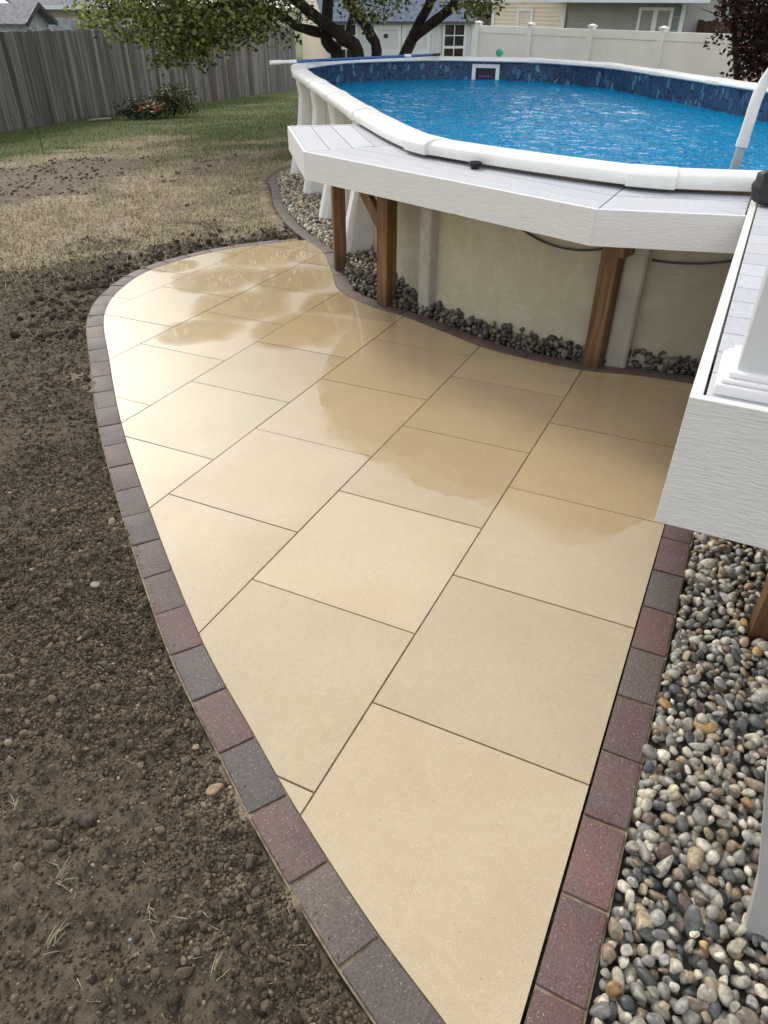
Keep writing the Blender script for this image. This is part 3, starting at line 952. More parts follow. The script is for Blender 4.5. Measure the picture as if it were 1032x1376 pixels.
bedpoly = [tuple(p) for p in back_path[::3]] + [(-5.0, 8.4), (-3.6, 6.6), (-2.4, 5.0), (-0.6, 4.0), (0.5, 3.6), (0.5, 2.56)]
mb = MB(); mb.prism(bedpoly[::-1], -0.08, -0.03, TILT)
gravel_pool = mb.build('gravel_bed_by_pool', MAT['gravel_base'], kind='structure')
bo = []
for i in range(len(back_path)):
    d = back_path[min(i + 1, len(back_path) - 1)] - back_path[max(i - 1, 0)]; d /= np.linalg.norm(d)
    bo.append(tuple(back_path[i] + np.array([d[1], -d[0]]) * (BW + 0.012)))
bo = bo[::3] + [(-5.0, 8.4), (-3.6, 6.6), (-2.4, 5.0), (-0.6, 4.0), (1.5, 3.6), (1.5, 2.66)]
cand = np.column_stack([rng.uniform(-5.6, 1.2, 90000), rng.uniform(2.5, 8.3, 90000)])
keep = inpoly(cand[:, 0], cand[:, 1], bo) & (sdist(cand[:, 0], cand[:, 1]) > 2.03) & (sdist(cand[:, 0], cand[:, 1]) < 3.2)
cand = cand[keep]
okset = set(map(tuple, cand))
def thin(c, r):
    grid = {}; out = []
    for x, y in c:
        i, j = int(x // r), int(y // r)
        if any((u - x) ** 2 + (v - y) ** 2 < r * r for a in (i - 1, i, i + 1) for b in (j - 1, j, j + 1) for (u, v) in grid.get((a, b), ())):
            continue
        grid.setdefault((i, j), []).append((x, y)); out.append((x, y))
    return np.array(out)
VV = []; FF = []; CCs = []; base_n = 0
for (r, zo, ss, hf) in ((0.027, -0.014, 0.018, 0.0), (0.027, -0.004, 0.018, 0.3), (0.028, 0.002, 0.018, 0.6), (0.029, 0.006, 0.019, 0.85), (0.031, 0.014, 0.018, 1.0), (0.06, 0.024, 0.021, 1.0)):
    p = thin(rng.permutation(cand), r)
    n = len(p)
    # the bed is heaped a little against the pool wall
    heap = (0.03 + 0.03 * np.clip((p[:, 0] + 2.6) * 2, 0, 1)) * np.clip(1 - (sdist(p[:, 0], p[:, 1]) - 2.03) / 0.13, 0, 1) * hf
    P = np.column_stack([p, TILT * p[:, 0] + zo + heap + rng.uniform(-0.008, 0.012, n)])
    sz = rng.uniform(0.7, 1.35, (n, 1)) * ss * np.column_stack([rng.uniform(1.0, 1.4, n), rng.uniform(0.8, 1.0, n), rng.uniform(0.6, 0.85, n)])
    v, f, k = scatter(I2 if r > 0.0295 else I1, P, sz, flat_rot(n, 0.6))
    VV.append(v); FF.append(f + base_n); base_n += len(v); CCs.append(np.repeat(peb_col(n) * np.array([1.0, 0.97, 0.92]) * (1.0 - 0.68 * np.clip((p[:, 0] + 2.9) * 1.6, 0, 1))[:, None], k, 0))  # stones darken towards the ledge: its shade, plus wetness, put into their colour
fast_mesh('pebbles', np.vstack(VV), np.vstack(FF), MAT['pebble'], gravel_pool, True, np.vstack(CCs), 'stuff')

# ================================================================== POOL
pool = thing('above_ground_pool', 'oval above-ground pool with white resin rail and blue pebble-print liner', 'pool', (PC[0], PC[1], -0.06))
RT = 0.972                                              # top of the rail
mb = MB(); w_o = stad(2.04, 48); w_i = stad(2.022, 48); m = len(w_o)
V = [(p[0], p[1], z) for z in (-0.14, RT - 0.03) for p in w_o] ; F = [(i, (i + 1) % m, m + (i + 1) % m, m + i) for i in range(m)]
mb.add(V, F); wall = mb.build('wall', MAT['pool_wall'], pool, True)
V = [(p[0], p[1], z) for z in (-0.14, RT - 0.03) for p in w_i]
mb = MB(); mb.add(V, [(m + i, m + (i + 1) % m, (i + 1) % m, i) for i in range(m)])
liner = mb.build('liner', MAT['liner'], pool, True)
mb = MB(); mb.add([(p[0], p[1], -0.12) for p in stad(2.03, 48)], [tuple(range(m))]); mb.build('floor_liner', MAT['floor_liner'], liner)
# top rails between the caps
def prof(r0, r1, z1, dz, n=7):
    pts = []
    for k in range(n):
        a = math.pi * k / (n - 1)
        pts.append(((r0 + r1) / 2 + (r1 - r0) / 2 * math.cos(a), z1 - dz + dz * math.sin(a) ** 0.75 if 0 < k < n - 1 else z1 - dz))
    return pts
caps = [('a', -4.3), ('a', 36), ('a', 71), ('L', 2.0, 1), ('L', 0.8, 1), ('L', -0.38, 1), ('L', -1.58, 1), ('a', 107.4), ('a', 144.5), ('a', 181), ('a', 218), ('a', 253), ('L', -1.9, -1), ('L', -0.8, -1), ('L', 0.38, -1), ('L', 1.56, -1), ('a', -81), ('a', -44)]
def cappos(c, r):
    return spos(a_deg=c[1], r=r) if c[0] == 'a' else spos(L=c[1], side=c[2], r=r)
def arclen(c):                                          # position along the outline, ccw from angle -90 on the far end
    r = 2.1
    if c[0] == 'a':
        a = c[1]
        if a <= 90:
            return R(a + 90) * r
        return math.pi * r + 2 * PA + R(a - 90) * r
    return math.pi * r + (PA - c[1]) if c[2] > 0 else 2 * math.pi * r + 2 * PA + (c[1] + PA)
PER = 2 * math.pi * 2.1 + 4 * PA
def outline(s, r):
    s %= PER
    if s < math.pi * 2.1:
        return spos(a_deg=math.degrees(s / 2.1) - 90 if abs(s) > 1e-9 else -89.9999, r=r)
    s -= math.pi * 2.1
    if s < 2 * PA:
        return spos(L=PA - s, side=1, r=r)
    s -= 2 * PA
    if s < math.pi * 2.1:
        return spos(a_deg=90.0001 + math.degrees(s / 2.1), r=r)
    s -= math.pi * 2.1
    return spos(L=-PA + s, side=-1, r=r)
def rail(s0, s1, r_in, r_out, z1, dz, nseg, skirt=0.0, chord=0.0):
    V = []; F = []
    pr = [(r_in, z1 - dz - skirt)] + [((r_in + r_out) / 2 - (r_out - r_in) / 2 * math.cos(a), z1 - dz + dz * math.sin(a) ** 0.6) for a in np.linspace(0, math.pi, 11)[1:-1]] + [(r_out, z1 - dz), (r_out - 0.006, z1 - dz - skirt - 0.024), (r_in + 0.01, z1 - dz - skirt - 0.012)]
    k = len(pr)
    for i in range(nseg + 1):
        s = s0 + (s1 - s0) * i / nseg
        for (r, z) in pr:
            p, _ = outline(s, r)
            if chord:
                f_ = i / nseg
                q = outline(s0, r)[0] * (1 - f_) + outline(s1, r)[0] * f_
                p = p * (1 - chord) + q * chord
            V.append((p[0], p[1], z))
    for i in range(nseg):
        for a in range(k):
            b = (a + 1) % k
            F.append((i * k + a, i * k + b, (i + 1) * k + b, (i + 1) * k + a))
    F += [tuple(range(k)), tuple(range(nseg * k, (nseg + 1) * k))[::-1]]
    return V, F
ss = sorted(arclen(c) for c in caps)
for i, s0 in enumerate(ss):
    s1 = ss[(i + 1) % len(ss)]
    if s1 < s0:
        s1 += PER
    V, F = rail(s0 + 0.01, s1 - 0.01, 1.995, 2.197, RT, 0.045, 10, 0.0, 0.62)
    MB().add(V, F).build('top_rail', MAT['resin'], pool, True, auto=50)
    V, F = rail(s0 - 0.105, s0 + 0.105, 1.990, 2.204, RT + 0.005, 0.047, 6, 0.006)
    MB().add(V, F).build('rail_cap', MAT['resin'], pool, True, auto=40, bevel=0.004)
# uprights under the caps
for c in caps:
    p, nn = cappos(c, 2.045); tt = np.array([-nn[1], nn[0]])
    V = []
    straight = c[0] == 'L'
    secs = [(-0.12, 0.085 if straight else 0.06, 0.26 if straight else 0.06), (0.45, 0.078 if straight else 0.058, 0.13 if straight else 0.06), (0.72, 0.072 if straight else 0.058, 0.10 if straight else 0.06), (RT - 0.045, 0.082 if straight else 0.06, 0.13 if straight else 0.06)]
    for (z, hw, dep) in secs:
        for (a, b) in ((-hw, -0.015), (-hw, dep * 0.75), (-hw * 0.78, dep), (hw * 0.78, dep), (hw, dep * 0.75), (hw, -0.015)):
            q = p + tt * a + nn * b
            V.append((q[0], q[1], z))
    k = 6
    F = [(i * k + a, i * k + (a + 1) % k, (i + 1) * k + (a + 1) % k, (i + 1) * k + a) for i in range(3) for a in range(k)] + [tuple(range(k))[::-1], tuple(range(3 * k, 4 * k))]
    MB().add(V, F).build('upright', MAT['resin'] if straight else MAT['beige_resin'], pool, bevel=0.006)
# bottom track
V, F = rail(0, PER - 0.001, 2.03, 2.05, 0.0, 0.01, 160)
MB().add(V, F).build('bottom_track', MAT['grey_vinyl'], wall)
# skimmer frame on the far end
p, nn = spos(a_deg=-25, r=2.018); tt = np.array([-nn[1], nn[0]]); inw = -nn
sk = MB()
def skb(a0, a1, z0, z1, d0, d1):
    q = p + tt * (a0 + a1) / 2 + inw * (d0 + d1) / 2
    return ((q[0], q[1], (z0 + z1) / 2), (tt[0], tt[1], 0), (inw[0], inw[1], 0), (0, 0, 1), abs(a1 - a0) / 2, abs(d1 - d0) / 2, (z1 - z0) / 2)
ZS0, ZS1 = 0.665, 0.885
for bx in (skb(-.20, -.145, ZS0, ZS1, 0, .03), skb(.145, .20, ZS0, ZS1, 0, .03), skb(-.145, .145, ZS1 - .05, ZS1, 0, .029), skb(-.145, .145, ZS0 - .04, ZS0, 0, .029)):
    sk.obox(*bx)
fr_ = sk.build('skimmer_frame', MAT['white_trim'], pool, bevel=0.006)
MB().obox(*skb(-.144, .144, ZS0, ZS1 - .051, 0.001, .006)).build('skimmer_mouth', MAT['black'], fr_)
MB().obox(*skb(-.10, .10, ZS0 + .055, ZS0 + .075, 0.007, .025)).build('skimmer_weir', MAT['purple'], fr_, bevel=0.004)
# water
WZ = 0.69
wxs = np.linspace(-PA - 2.02, PA + 2.02, 340); wys = np.linspace(-2.02, 2.02, 160)
WX, WY = np.meshgrid(wxs, wys)
px_ = PC[0] + PD[0] * WX + PN[0] * WY; py_ = PC[1] + PD[1] * WX + PN[1] * WY
k = np.clip(WX, -PA, PA); dx = WX - k; rr = np.hypot(dx, WY)
scl = np.where(rr > 2.018, 2.018 / np.maximum(rr, 1e-6), 1.0)
lx = k + dx * scl; ly = WY * scl
px_ = PC[0] + PD[0] * lx + PN[0] * ly; py_ = PC[1] + PD[1] * lx + PN[1] * ly
wz = WZ + 0.022 * (fbm(px_ + 30, py_ * 1.2 + 30, 2.6, 2) - .5) + 0.024 * (fbm(px_ + 60, py_ * 1.3, 6.0, 2) - .5)
nyw, nxw = WX.shape
idw = np.arange(nxw * nyw).reshape(nyw, nxw)
FW = np.stack([idw[:-1, :-1], idw[:-1, 1:], idw[1:, 1:], idw[1:, :-1]], -1).reshape(-1, 4)
fast_mesh('water', np.stack([px_, py_, wz], -1).reshape(-1, 3), FW, MAT['water'], None, True, None, 'structure')

# ================================================================== LEDGE BESIDE THE POOL
DZ = 0.882
def gz(px, py, z):
    d = ray(px, py); return (CC + d * ((z - CC[2]) / d[2]))[:2]
LA = gz(390, 170, DZ); LB = gz(412, 204, DZ); LC = gz(803, 281, DZ); LD = gz(1002, 290, DZ)
ledge = thing('pool_ledge', 'white angled ledge on brown posts wrapped around the near end of the pool', 'ledge', (-1.9, 2.9, 0))
def seg_frame(P, Q):
    d = (Q - P) / np.linalg.norm(Q - P); n = np.array([-d[1], d[0]])
    return d, n
d1, n1 = seg_frame(LA, LB); d2, n2 = seg_frame(LB, LC); d3, n3 = seg_frame(LC, LD)
mB = (n1 + n2) / np.linalg.norm(n1 + n2); mC = (n2 + n3) / np.linalg.norm(n2 + n3)
def ledge_boards(P, Q, d, n, end0, end1, count):
    L = np.linalg.norm(Q - P)
    for k in range(count):
        w0 = 0.004 + k * 0.142; w1 = w0 + 0.1365
        lo = []; hi = []
        for s in np.linspace(-0.6, L + 0.6, 240):
            o0 = P + d * s + n * w0
            # inside the mitres?
            def inside(q):
                return end0(q) and end1(q)
            wh = w1
            while wh > w0 and sdist(*(P + d * s + n * wh)) < 2.065:
                wh -= 0.006
            if wh - w0 < 0.02 or not inside(P + d * s + n * (w0 + wh) / 2):
                continue
            lo.append(P + d * s + n * w0); hi.append(P + d * s + n * wh)
        if len(lo) < 3:
            continue
        # trim the ends exactly on the mitre by shearing first and last pairs
        def cut(a, fn, dirn):
            t_ = 0.0
            q = np.array(a)
            for _ in range(60):
                if fn(q + dirn * 0.0008):
                    q = q + dirn * 0.0008
                else:
                    break
            return q
        def trim(a, fn, dirn):
            q = np.array(a)
            if fn(q):
                for _ in range(400):
                    if fn(q + dirn * 0.001): q = q + dirn * 0.001
                    else: break
            else:
                for _ in range(400):
                    q = q - dirn * 0.001
                    if fn(q): break
            return q
        lo[0] = trim(lo[0], end0, -d); hi[0] = trim(hi[0], end0, -d)
        lo[-1] = trim(lo[-1], end1, d); hi[-1] = trim(hi[-1], end1, d)
        step = max(1, len(lo) // 14)
        idx_ = sorted(set(list(range(0, len(lo), step)) + [len(lo) - 1]))
        poly = [tuple(lo[i]) for i in idx_] + [tuple(hi[i]) for i in idx_[::-1]]
        MB().prism(poly, DZ - 0.025, DZ - 0.001 * (k % 2)).build('deck_board', MAT['deck'], ledge, bevel=0.0025)
sideB = lambda q: np.cross(mB, q - LB)
sideC = lambda q: np.cross(mC, q - LC)
gapm = 0.0025
ledge_boards(LA, LB, d1, n1, lambda q: (q - LA) @ d1 > 0.006, lambda q: sideB(q) > gapm, 4)
ledge_boards(LB, LC, d2, n2, lambda q: sideB(q) < -gapm, lambda q: sideC(q) > gapm, 4)
ledge_boards(LC, LD, d3, n3, lambda q: sideC(q) < -gapm, lambda q: q[0] < -0.036, 4)
def plank(P, Q, n, z0, z1, th, name, parent, mat, ext0=0.0, ext1=0.0, bevel=0.003):
    d = (Q - P) / np.linalg.norm(Q - P)
    p = P - d * ext0; q = Q + d * ext1
    poly = [tuple(p), tuple(q), tuple(q + n * th), tuple(p + n * th)]
    return MB().prism(poly, z0, z1).build(name, mat, parent, bevel=bevel)
FZ = DZ - 0.146
def fascia(P, Q, m0, m1, name='fascia'):
    th = 0.02
    d = (Q - P) / np.linalg.norm(Q - P)
    a = P - (m0 * th if m0 is not None else 0); b = Q - (m1 * th if m1 is not None else 0)
    poly = [tuple(a), tuple(b), tuple(Q), tuple(P)]
    MB().prism(poly, FZ, DZ + 0.003).build(name, MAT['fascia'], ledge, bevel=0.002)
k1m = mB / (mB @ n1); k2m = mC / (mC @ n2)
fascia(LA, LB, n1, k1m); fascia(LB + 0 * LB, LC, k1m, k2m); fascia(LC, LD, k2m, n3)
AE = LA + n1 * 0.60
MB().prism([tuple(LA), tuple(AE), tuple(AE - d1 * 0.02), tuple(LA - d1 * 0.02)][::-1], FZ, DZ + 0.003).build('fascia', MAT['fascia'], ledge, bevel=0.002)
def post(x, y, ang, z1, parent, w=0.09, name='post'):
    u = (math.cos(ang), math.sin(ang), 0); v = (-math.sin(ang), math.cos(ang), 0)
    z0 = TILT * x - 0.03
    return MB().obox((x, y, (z0 + z1) / 2), u, v, (0, 0, 1), w / 2, w / 2, (z1 - z0) / 2).build(name, MAT['timber'], parent, bevel=0.004)
A1 = math.atan2(d1[1], d1[0]); A2 = math.atan2(d2[1], d2[0]); A3 = math.atan2(d3[1], d3[0])
post(-2.705, 3.60, A1, DZ - 0.026, ledge)
post(-2.035, 3.02, A2, DZ - 0.026, ledge, 0.092)
post(-0.575, 2.585, A2 + 0.12, DZ - 0.026, ledge, 0.092)
MB().bar((-2.07, 3.03, 0.44), (-2.50, 3.34, 0.80), 0.038, 0.088).build('brace', MAT['timber'], ledge, bevel=0.003)
# joists and blocking below the boards
for (P, n, s_) in ((LB + d2 * 0.10, n2, 0.46), (LB + d2 * 0.62, n2, 0.30), (LB + d2 * 1.15, n2, 0.26), (LB - d1 * 0.4, n1, 0.52), (LB - d1 * 0.9, n1, 0.52)):
    a = P + n * 0.005; b = P + n * s_
    MB().bar((a[0], a[1], DZ - 0.09), (b[0], b[1], DZ - 0.09), 0.038, 0.125).build('joist', MAT['timber'], ledge)
MB().obox((-0.515, 2.56, 0.70), (math.cos(A2), math.sin(A2), 0), (-math.sin(A2), math.cos(A2), 0), (0, 0, 1), 0.02, 0.05, 0.12).build('post_block', MAT['timber'], ledge, bevel=0.003)
MB().obox((-0.70, 2.56, 0.725), (math.cos(A2), math.sin(A2), 0), (-math.sin(A2), math.cos(A2), 0), (0, 0, 1), 0.06, 0.03, 0.045).build('joist_block', MAT['timber'], ledge, bevel=0.003)

# cables hanging on the pool wall under the ledge
def hang(a0, a1, z0, z1, sag, name='cable'):
    pts = []
    for t_ in np.linspace(0, 1, 14):
        p, _ = spos(a_deg=a0 + (a1 - a0) * t_, r=2.052)
        pts.append((p[0], p[1], z0 + (z1 - z0) * t_ - sag * 4 * t_ * (1 - t_)))
    return pts
hose = MB().tube(hang(112, 119, .60, .66, .02), 0.006, 6).build('cable', MAT['cable'], None, True)
tag(hose, 'short dark cable curling on the pool wall beside the brown corner post', 'cable')
hose = MB().tube(hang(124, 143, .66, .62, .09), 0.006, 6).build('cable', MAT['cable'], None, True)
tag(hose, 'thick dark cable sagging across the pool wall under the middle of the ledge', 'cable')
hose = MB().tube(hang(146.5, 166, .55, .70, .05), 0.006, 6).build('cable', MAT['cable'], None, True)
tag(hose, 'dark cable rising to the right in the shade behind the raised deck', 'cable')

# ================================================================== RAISED DECK ON THE RIGHT
deck = thing('raised_deck', 'raised deck of grey boards with white woodgrain fascia at the right edge', 'deck', (0.8, 1.4, 0))
DX, DY = (float(q) for q in gz(925.6, 535.6, DZ))
k = 0
y = DY + 0.032
while y < 2.42:
    y1 = y + 0.1355
    MB().box(DX + 0.032, 4.2, y, y1, DZ - 0.025, DZ).build('deck_board', MAT['deck'], deck, bevel=0.0025)
    y += 0.139
MB().box(DX, DX + 0.026, DY + 0.0265, 2.56, 0.552, DZ + 0.004).build('fascia', MAT['fascia'], deck, bevel=0.002)
MB().box(DX, 4.2, DY, DY + 0.026, 0.552, DZ + 0.004).build('fascia', MAT['fascia'], deck, bevel=0.002)
MB().box(DX + 0.03, 2.2, DY + 0.0265, DY + 0.06, 0.62, DZ - 0.026).build('joist', MAT['timber'], deck)
for xx in (0.4, 0.8, 1.2):
    MB().box(xx, xx + 0.038, DY + 0.061, 2.5, 0.62, DZ - 0.0265).build('joist', MAT['timber'], deck)
for i in range(7):  # unseen boards added below the deck to keep light from under the ledge
    MB().box(0.12, 0.14, 1.47 + i * 0.142, 1.607 + i * 0.142, -0.02, 0.60).build('unseen_shade_board', MAT['timber'], deck)
for i in range(12):  # another hidden row, added to block light coming from the right
    MB().box(0.62, 0.64, 0.75 + i * 0.142, 0.887 + i * 0.142, -0.02, 0.60).build('unseen_shade_board', MAT['timber'], deck)
MB().box(0.317, 0.41, 0.735, 0.828, -0.03, 0.619).build('post', MAT['timber'], deck, bevel=0.004)
MB().box(0.30, 0.39, 2.35, 2.44, -0.03, 0.619).build('post', MAT['timber'], deck, bevel=0.004)
YO = DY - 0.455
nw = MB().box(0.047, 0.187, 0.536 + YO, 0.676 + YO, DZ, DZ + 1.05).build('newel_post', MAT['newel'], deck, bevel=0.006)
b_ = MB()
b_.box(0.013, 0.221, 0.499 + YO, 0.713 + YO, DZ, DZ + 0.026)
b_.box(0.022, 0.212, 0.508 + YO, 0.704 + YO, DZ + 0.026, DZ + 0.036)
b_.box(0.034, 0.200, 0.520 + YO, 0.692 + YO, DZ + 0.036, DZ + 0.05)
b_.build('base_moulding', MAT['white_trim'], nw, bevel=0.004)
MB().box(0.188, 2.0, 0.58 + YO, 0.632 + YO, DZ + 0.09, DZ + 0.14).build('bottom_rail', MAT['vinyl'], deck, bevel=0.004)
for i in range(12):
    MB().box(0.30 + i * 0.13, 0.335 + i * 0.13, 0.589 + YO, 0.623 + YO, DZ + 0.14, DZ + 0.9).build('baluster', MAT['vinyl'], deck)
MB().box(0.188, 2.0, 0.57 + YO, 0.642 + YO, DZ + 0.9, DZ + 0.95).build('top_rail', MAT['vinyl'], deck, bevel=0.004)

# grey step side in the pebbles
V = [(0.366, -0.02), (0.350, 0.10), (0.338, 0.18), (0.262, 0.50), (0.62, 0.50), (0.62, -0.02)]
st = MB(); poly = V
n_ = len(poly)
st.add([(x, -0.205, z) for x, z in poly] + [(x, -0.165, z) for x, z in poly], [tuple(range(n_)), tuple(range(n_, 2 * n_))[::-1]] + [(i, n_ + i, n_ + (i + 1) % n_, (i + 1) % n_) for i in range(n_)])
o = st.build('step_side', MAT['grey_vinyl'], None, bevel=0.005)
tag(o, 'grey plastic step side standing in the pebbles at the lower right edge', 'step')

# small things on ledge and deck
cp = MB(); cxy = tuple(float(q) for q in gz(638, 227, DZ))
ring = lambda r, z, n=20: [(cxy[0] + r * math.cos(2 * math.pi * a / n), cxy[1] + r * math.sin(2 * math.pi * a / n), z) for a in range(n)]
prof_ = [(0.022, DZ), (0.024, DZ + 0.012), (0.031, DZ + 0.018), (0.034, DZ + 0.034), (0.029, DZ + 0.034), (0.026, DZ + 0.020), (0.018, DZ + 0.018)]
V = [v for r, z in prof_ for v in ring(r, z)]
F = [(i * 20 + a, i * 20 + (a + 1) % 20, (i + 1) * 20 + (a + 1) % 20, (i + 1) * 20 + a) for i in range(len(prof_) - 1) for a in range(20)] + [tuple(range(20))[::-1], tuple(range(120, 140))]
cp.add(V, F); o = cp.build('drain_cap', MAT['black'], None, True, auto=40)
tag(o, 'small round black plastic cap on the white ledge', 'cap')
vv = lump(I3[0], 1, 0.22, 5)[0] * np.array([0.085, 0.07, 0.075])
vv = vv * (1 + 0.10 * np.sin(vv[:, :1] * 95 + 1) * np.cos(vv[:, 1:2] * 80) + 0.07 * np.sin(vv[:, 2:] * 120))
o = mesh_obj('rock', vv, [tuple(int(q) for q in f) for f in I3[1]], MAT['black_rough'], None, True)
o.location = (0.035, 2.47, DZ + 0.058)
tag(o, 'lumpy black rock at the deck corner next to the pool rail', 'rock')

# ladder handrail
lad = thing('pool_ladder', 'white tubular ladder handrail rising out of the pool at the right edge', 'ladder', (-0.15, 3.2, 0.3))
MB().tube([(-0.165, 3.2, 0.10), (-0.157, 3.2, 0.856), (-0.146, 3.2, 1.03)], 0.022, 14).build('lower_tube', MAT['grey_vinyl'], lad, True, auto=50)
pth, _ = spline([(-0.147, 3.2, 1.02), (-0.141, 3.2, 1.12), (-0.134, 3.2, 1.23), (-0.110, 3.19, 1.31), (-0.055, 3.12, 1.40), (0.03, 3.0, 1.46), (0.14, 2.85, 1.42), (0.22, 2.72, 1.25), (0.24, 2.66, 1.0), (0.24, 2.64, 0.80)], 0.03)
MB().tube(pth, 0.027, 14).build('handrail', MAT['resin'], lad, True, auto=50)
MB().tube([(-0.1475, 3.2, 1.005), (-0.1455, 3.2, 1.04)], 0.030, 14).build('collar', MAT['resin'], lad, True, auto=50)

# telescopic pole across the rail
pole = thing('telescopic_pole', 'blue telescopic pool pole with white tip lying across the far left rail', 'pole', (-5.2, 8.7, 0.97))
PZ = 0.995
p0 = np.array([-5.74, 7.40, PZ]); p1 = np.array([-4.66, 10.15, PZ])
pt = lambda a: tuple(p0 + (p1 - p0) * a)
MB().tube([pt(0.10), pt(0.95)], 0.017, 10).build('shaft', MAT['blue_pole'], pole, True, auto=50)
MB().tube([pt(0.0), pt(0.055), pt(0.06), pt(0.13)], [0.024, 0.024, 0.019, 0.019], 10).build('tip', MAT['white_trim'], pole, True, auto=50)
MB().tube([pt(0.76), pt(0.80)], 0.024, 10).build('clamp', MAT['white_trim'], pole, True, auto=50)
MB().tube([pt(0.95), pt(1.0)], 0.019, 10).build('end_grip', MAT['black'], pole, True, auto=50)

# floating toy on the far rail
p, nn = spos(a_deg=-29.5, r=2.12)
vb = I3[0] * np.array([0.052, 0.052, 0.046])
fl = thing('chlorine_float', 'small green ball sitting on the far pool rail above the skimmer', 'float', (p[0], p[1], RT))
mesh_obj('ball', vb + np.array([0, 0, 0.05]), [tuple(int(q) for q in f) for f in I3[1]], MAT['green_ball'], fl, True)
MB().tube([(p[0], p[1], RT), (p[0], p[1], RT + 0.02)], 0.03, 12).build('base', MAT['green_ball'], fl)

# ================================================================== WOODEN FENCE ON THE LEFT
fA = G(0, 180)[:2]; fB = G(400, 117)[:2]
fd = (fB - fA) / np.linalg.norm(fB - fA); fn = np.array([fd[1], -fd[0]])
if fn[0] < 0:
    fn = -fn
FL = np.linalg.norm(fB - fA)
P3 = np.array([fA[0], fA[1], 0]); N3 = np.array([fn[0], fn[1], 0])
def ftop(px, py):
    q = onplane(px, py, P3, N3)
    return float((q[:2] - fA) @ fd), q[2]
tops = sorted(ftop(*q) for q in ((-8, 42), (150, 39), (270, 36.5), (398, 34)))
ts = [a for a, _ in tops]; tz_ = [b for _, b in tops]
fence = thing('wooden_fence', 'weathered dark grey board fence along the left side of the yard', 'fence', (fA[0], fA[1], float(zg(*fA))))
bmesh_boards = []
for s_ in range(5):
    bm = bmesh.new(); bmesh.ops.create_cube(bm, size=1)
    r_ = random.Random(s_)
    for v in bm.verts:
        v.co.x *= 0.136 + r_.uniform(-0.004, 0.004); v.co.y *= 0.018; v.co.z += 0.5
        if v.co.z > 0.5:
            v.co.x *= 0.93 + r_.uniform(-.03, .03); v.co.z += r_.uniform(-0.004, 0.004)
    me = bpy.data.meshes.new('board'); bm.to_mesh(me); bm.free(); me.materials.append(MAT['old_board']); bmesh_boards.append(me)
yaw = math.atan2(fd[1], fd[0])
s_ = -3.2
while s_ < FL + 0.05:
    q = fA + fd * s_
    z0 = float(ground_z(q[0], q[1])) - 0.01
    z1 = float(np.interp(s_, ts, tz_)) + random.uniform(-0.014, 0.014)
    if s_ < ts[0]:
        z1 = tz_[0] + random.uniform(-0.012, 0.012)
    off = random.uniform(-0.005, 0.005)
    M = Matrix.Translation((q[0] + fn[0] * off, q[1] + fn[1] * off, z0)) @ Matrix.Rotation(yaw + random.uniform(-.02, .02), 4, 'Z') @ Matrix.Rotation(random.uniform(-.006, .006), 4, 'Y') @ Matrix.Diagonal((1, 1, z1 - z0, 1))
    piece('board', random.choice(bmesh_boards), fence, M)
    s_ += 0.1405
for h in (0.25, 1.2):
    a = fA - fd * 3.2 - fn * 0.045; b = fB - fn * 0.045
    MB().bar((a[0], a[1], float(zg(*a)) + h), (b[0], b[1], float(zg(*b)) + h), 0.04, 0.09).build('rail', MAT['old_board'], fence)
s_ = -3.0
while s_ < FL:
    q = fA + fd * s_ - fn * 0.11; z0 = float(zg(*q))
    MB().box(q[0] - .045, q[0] + .045, q[1] - .045, q[1] + .045, z0 - 0.1, z0 + 1.35).build('post', MAT['old_board'], fence)
    s_ += 2.4

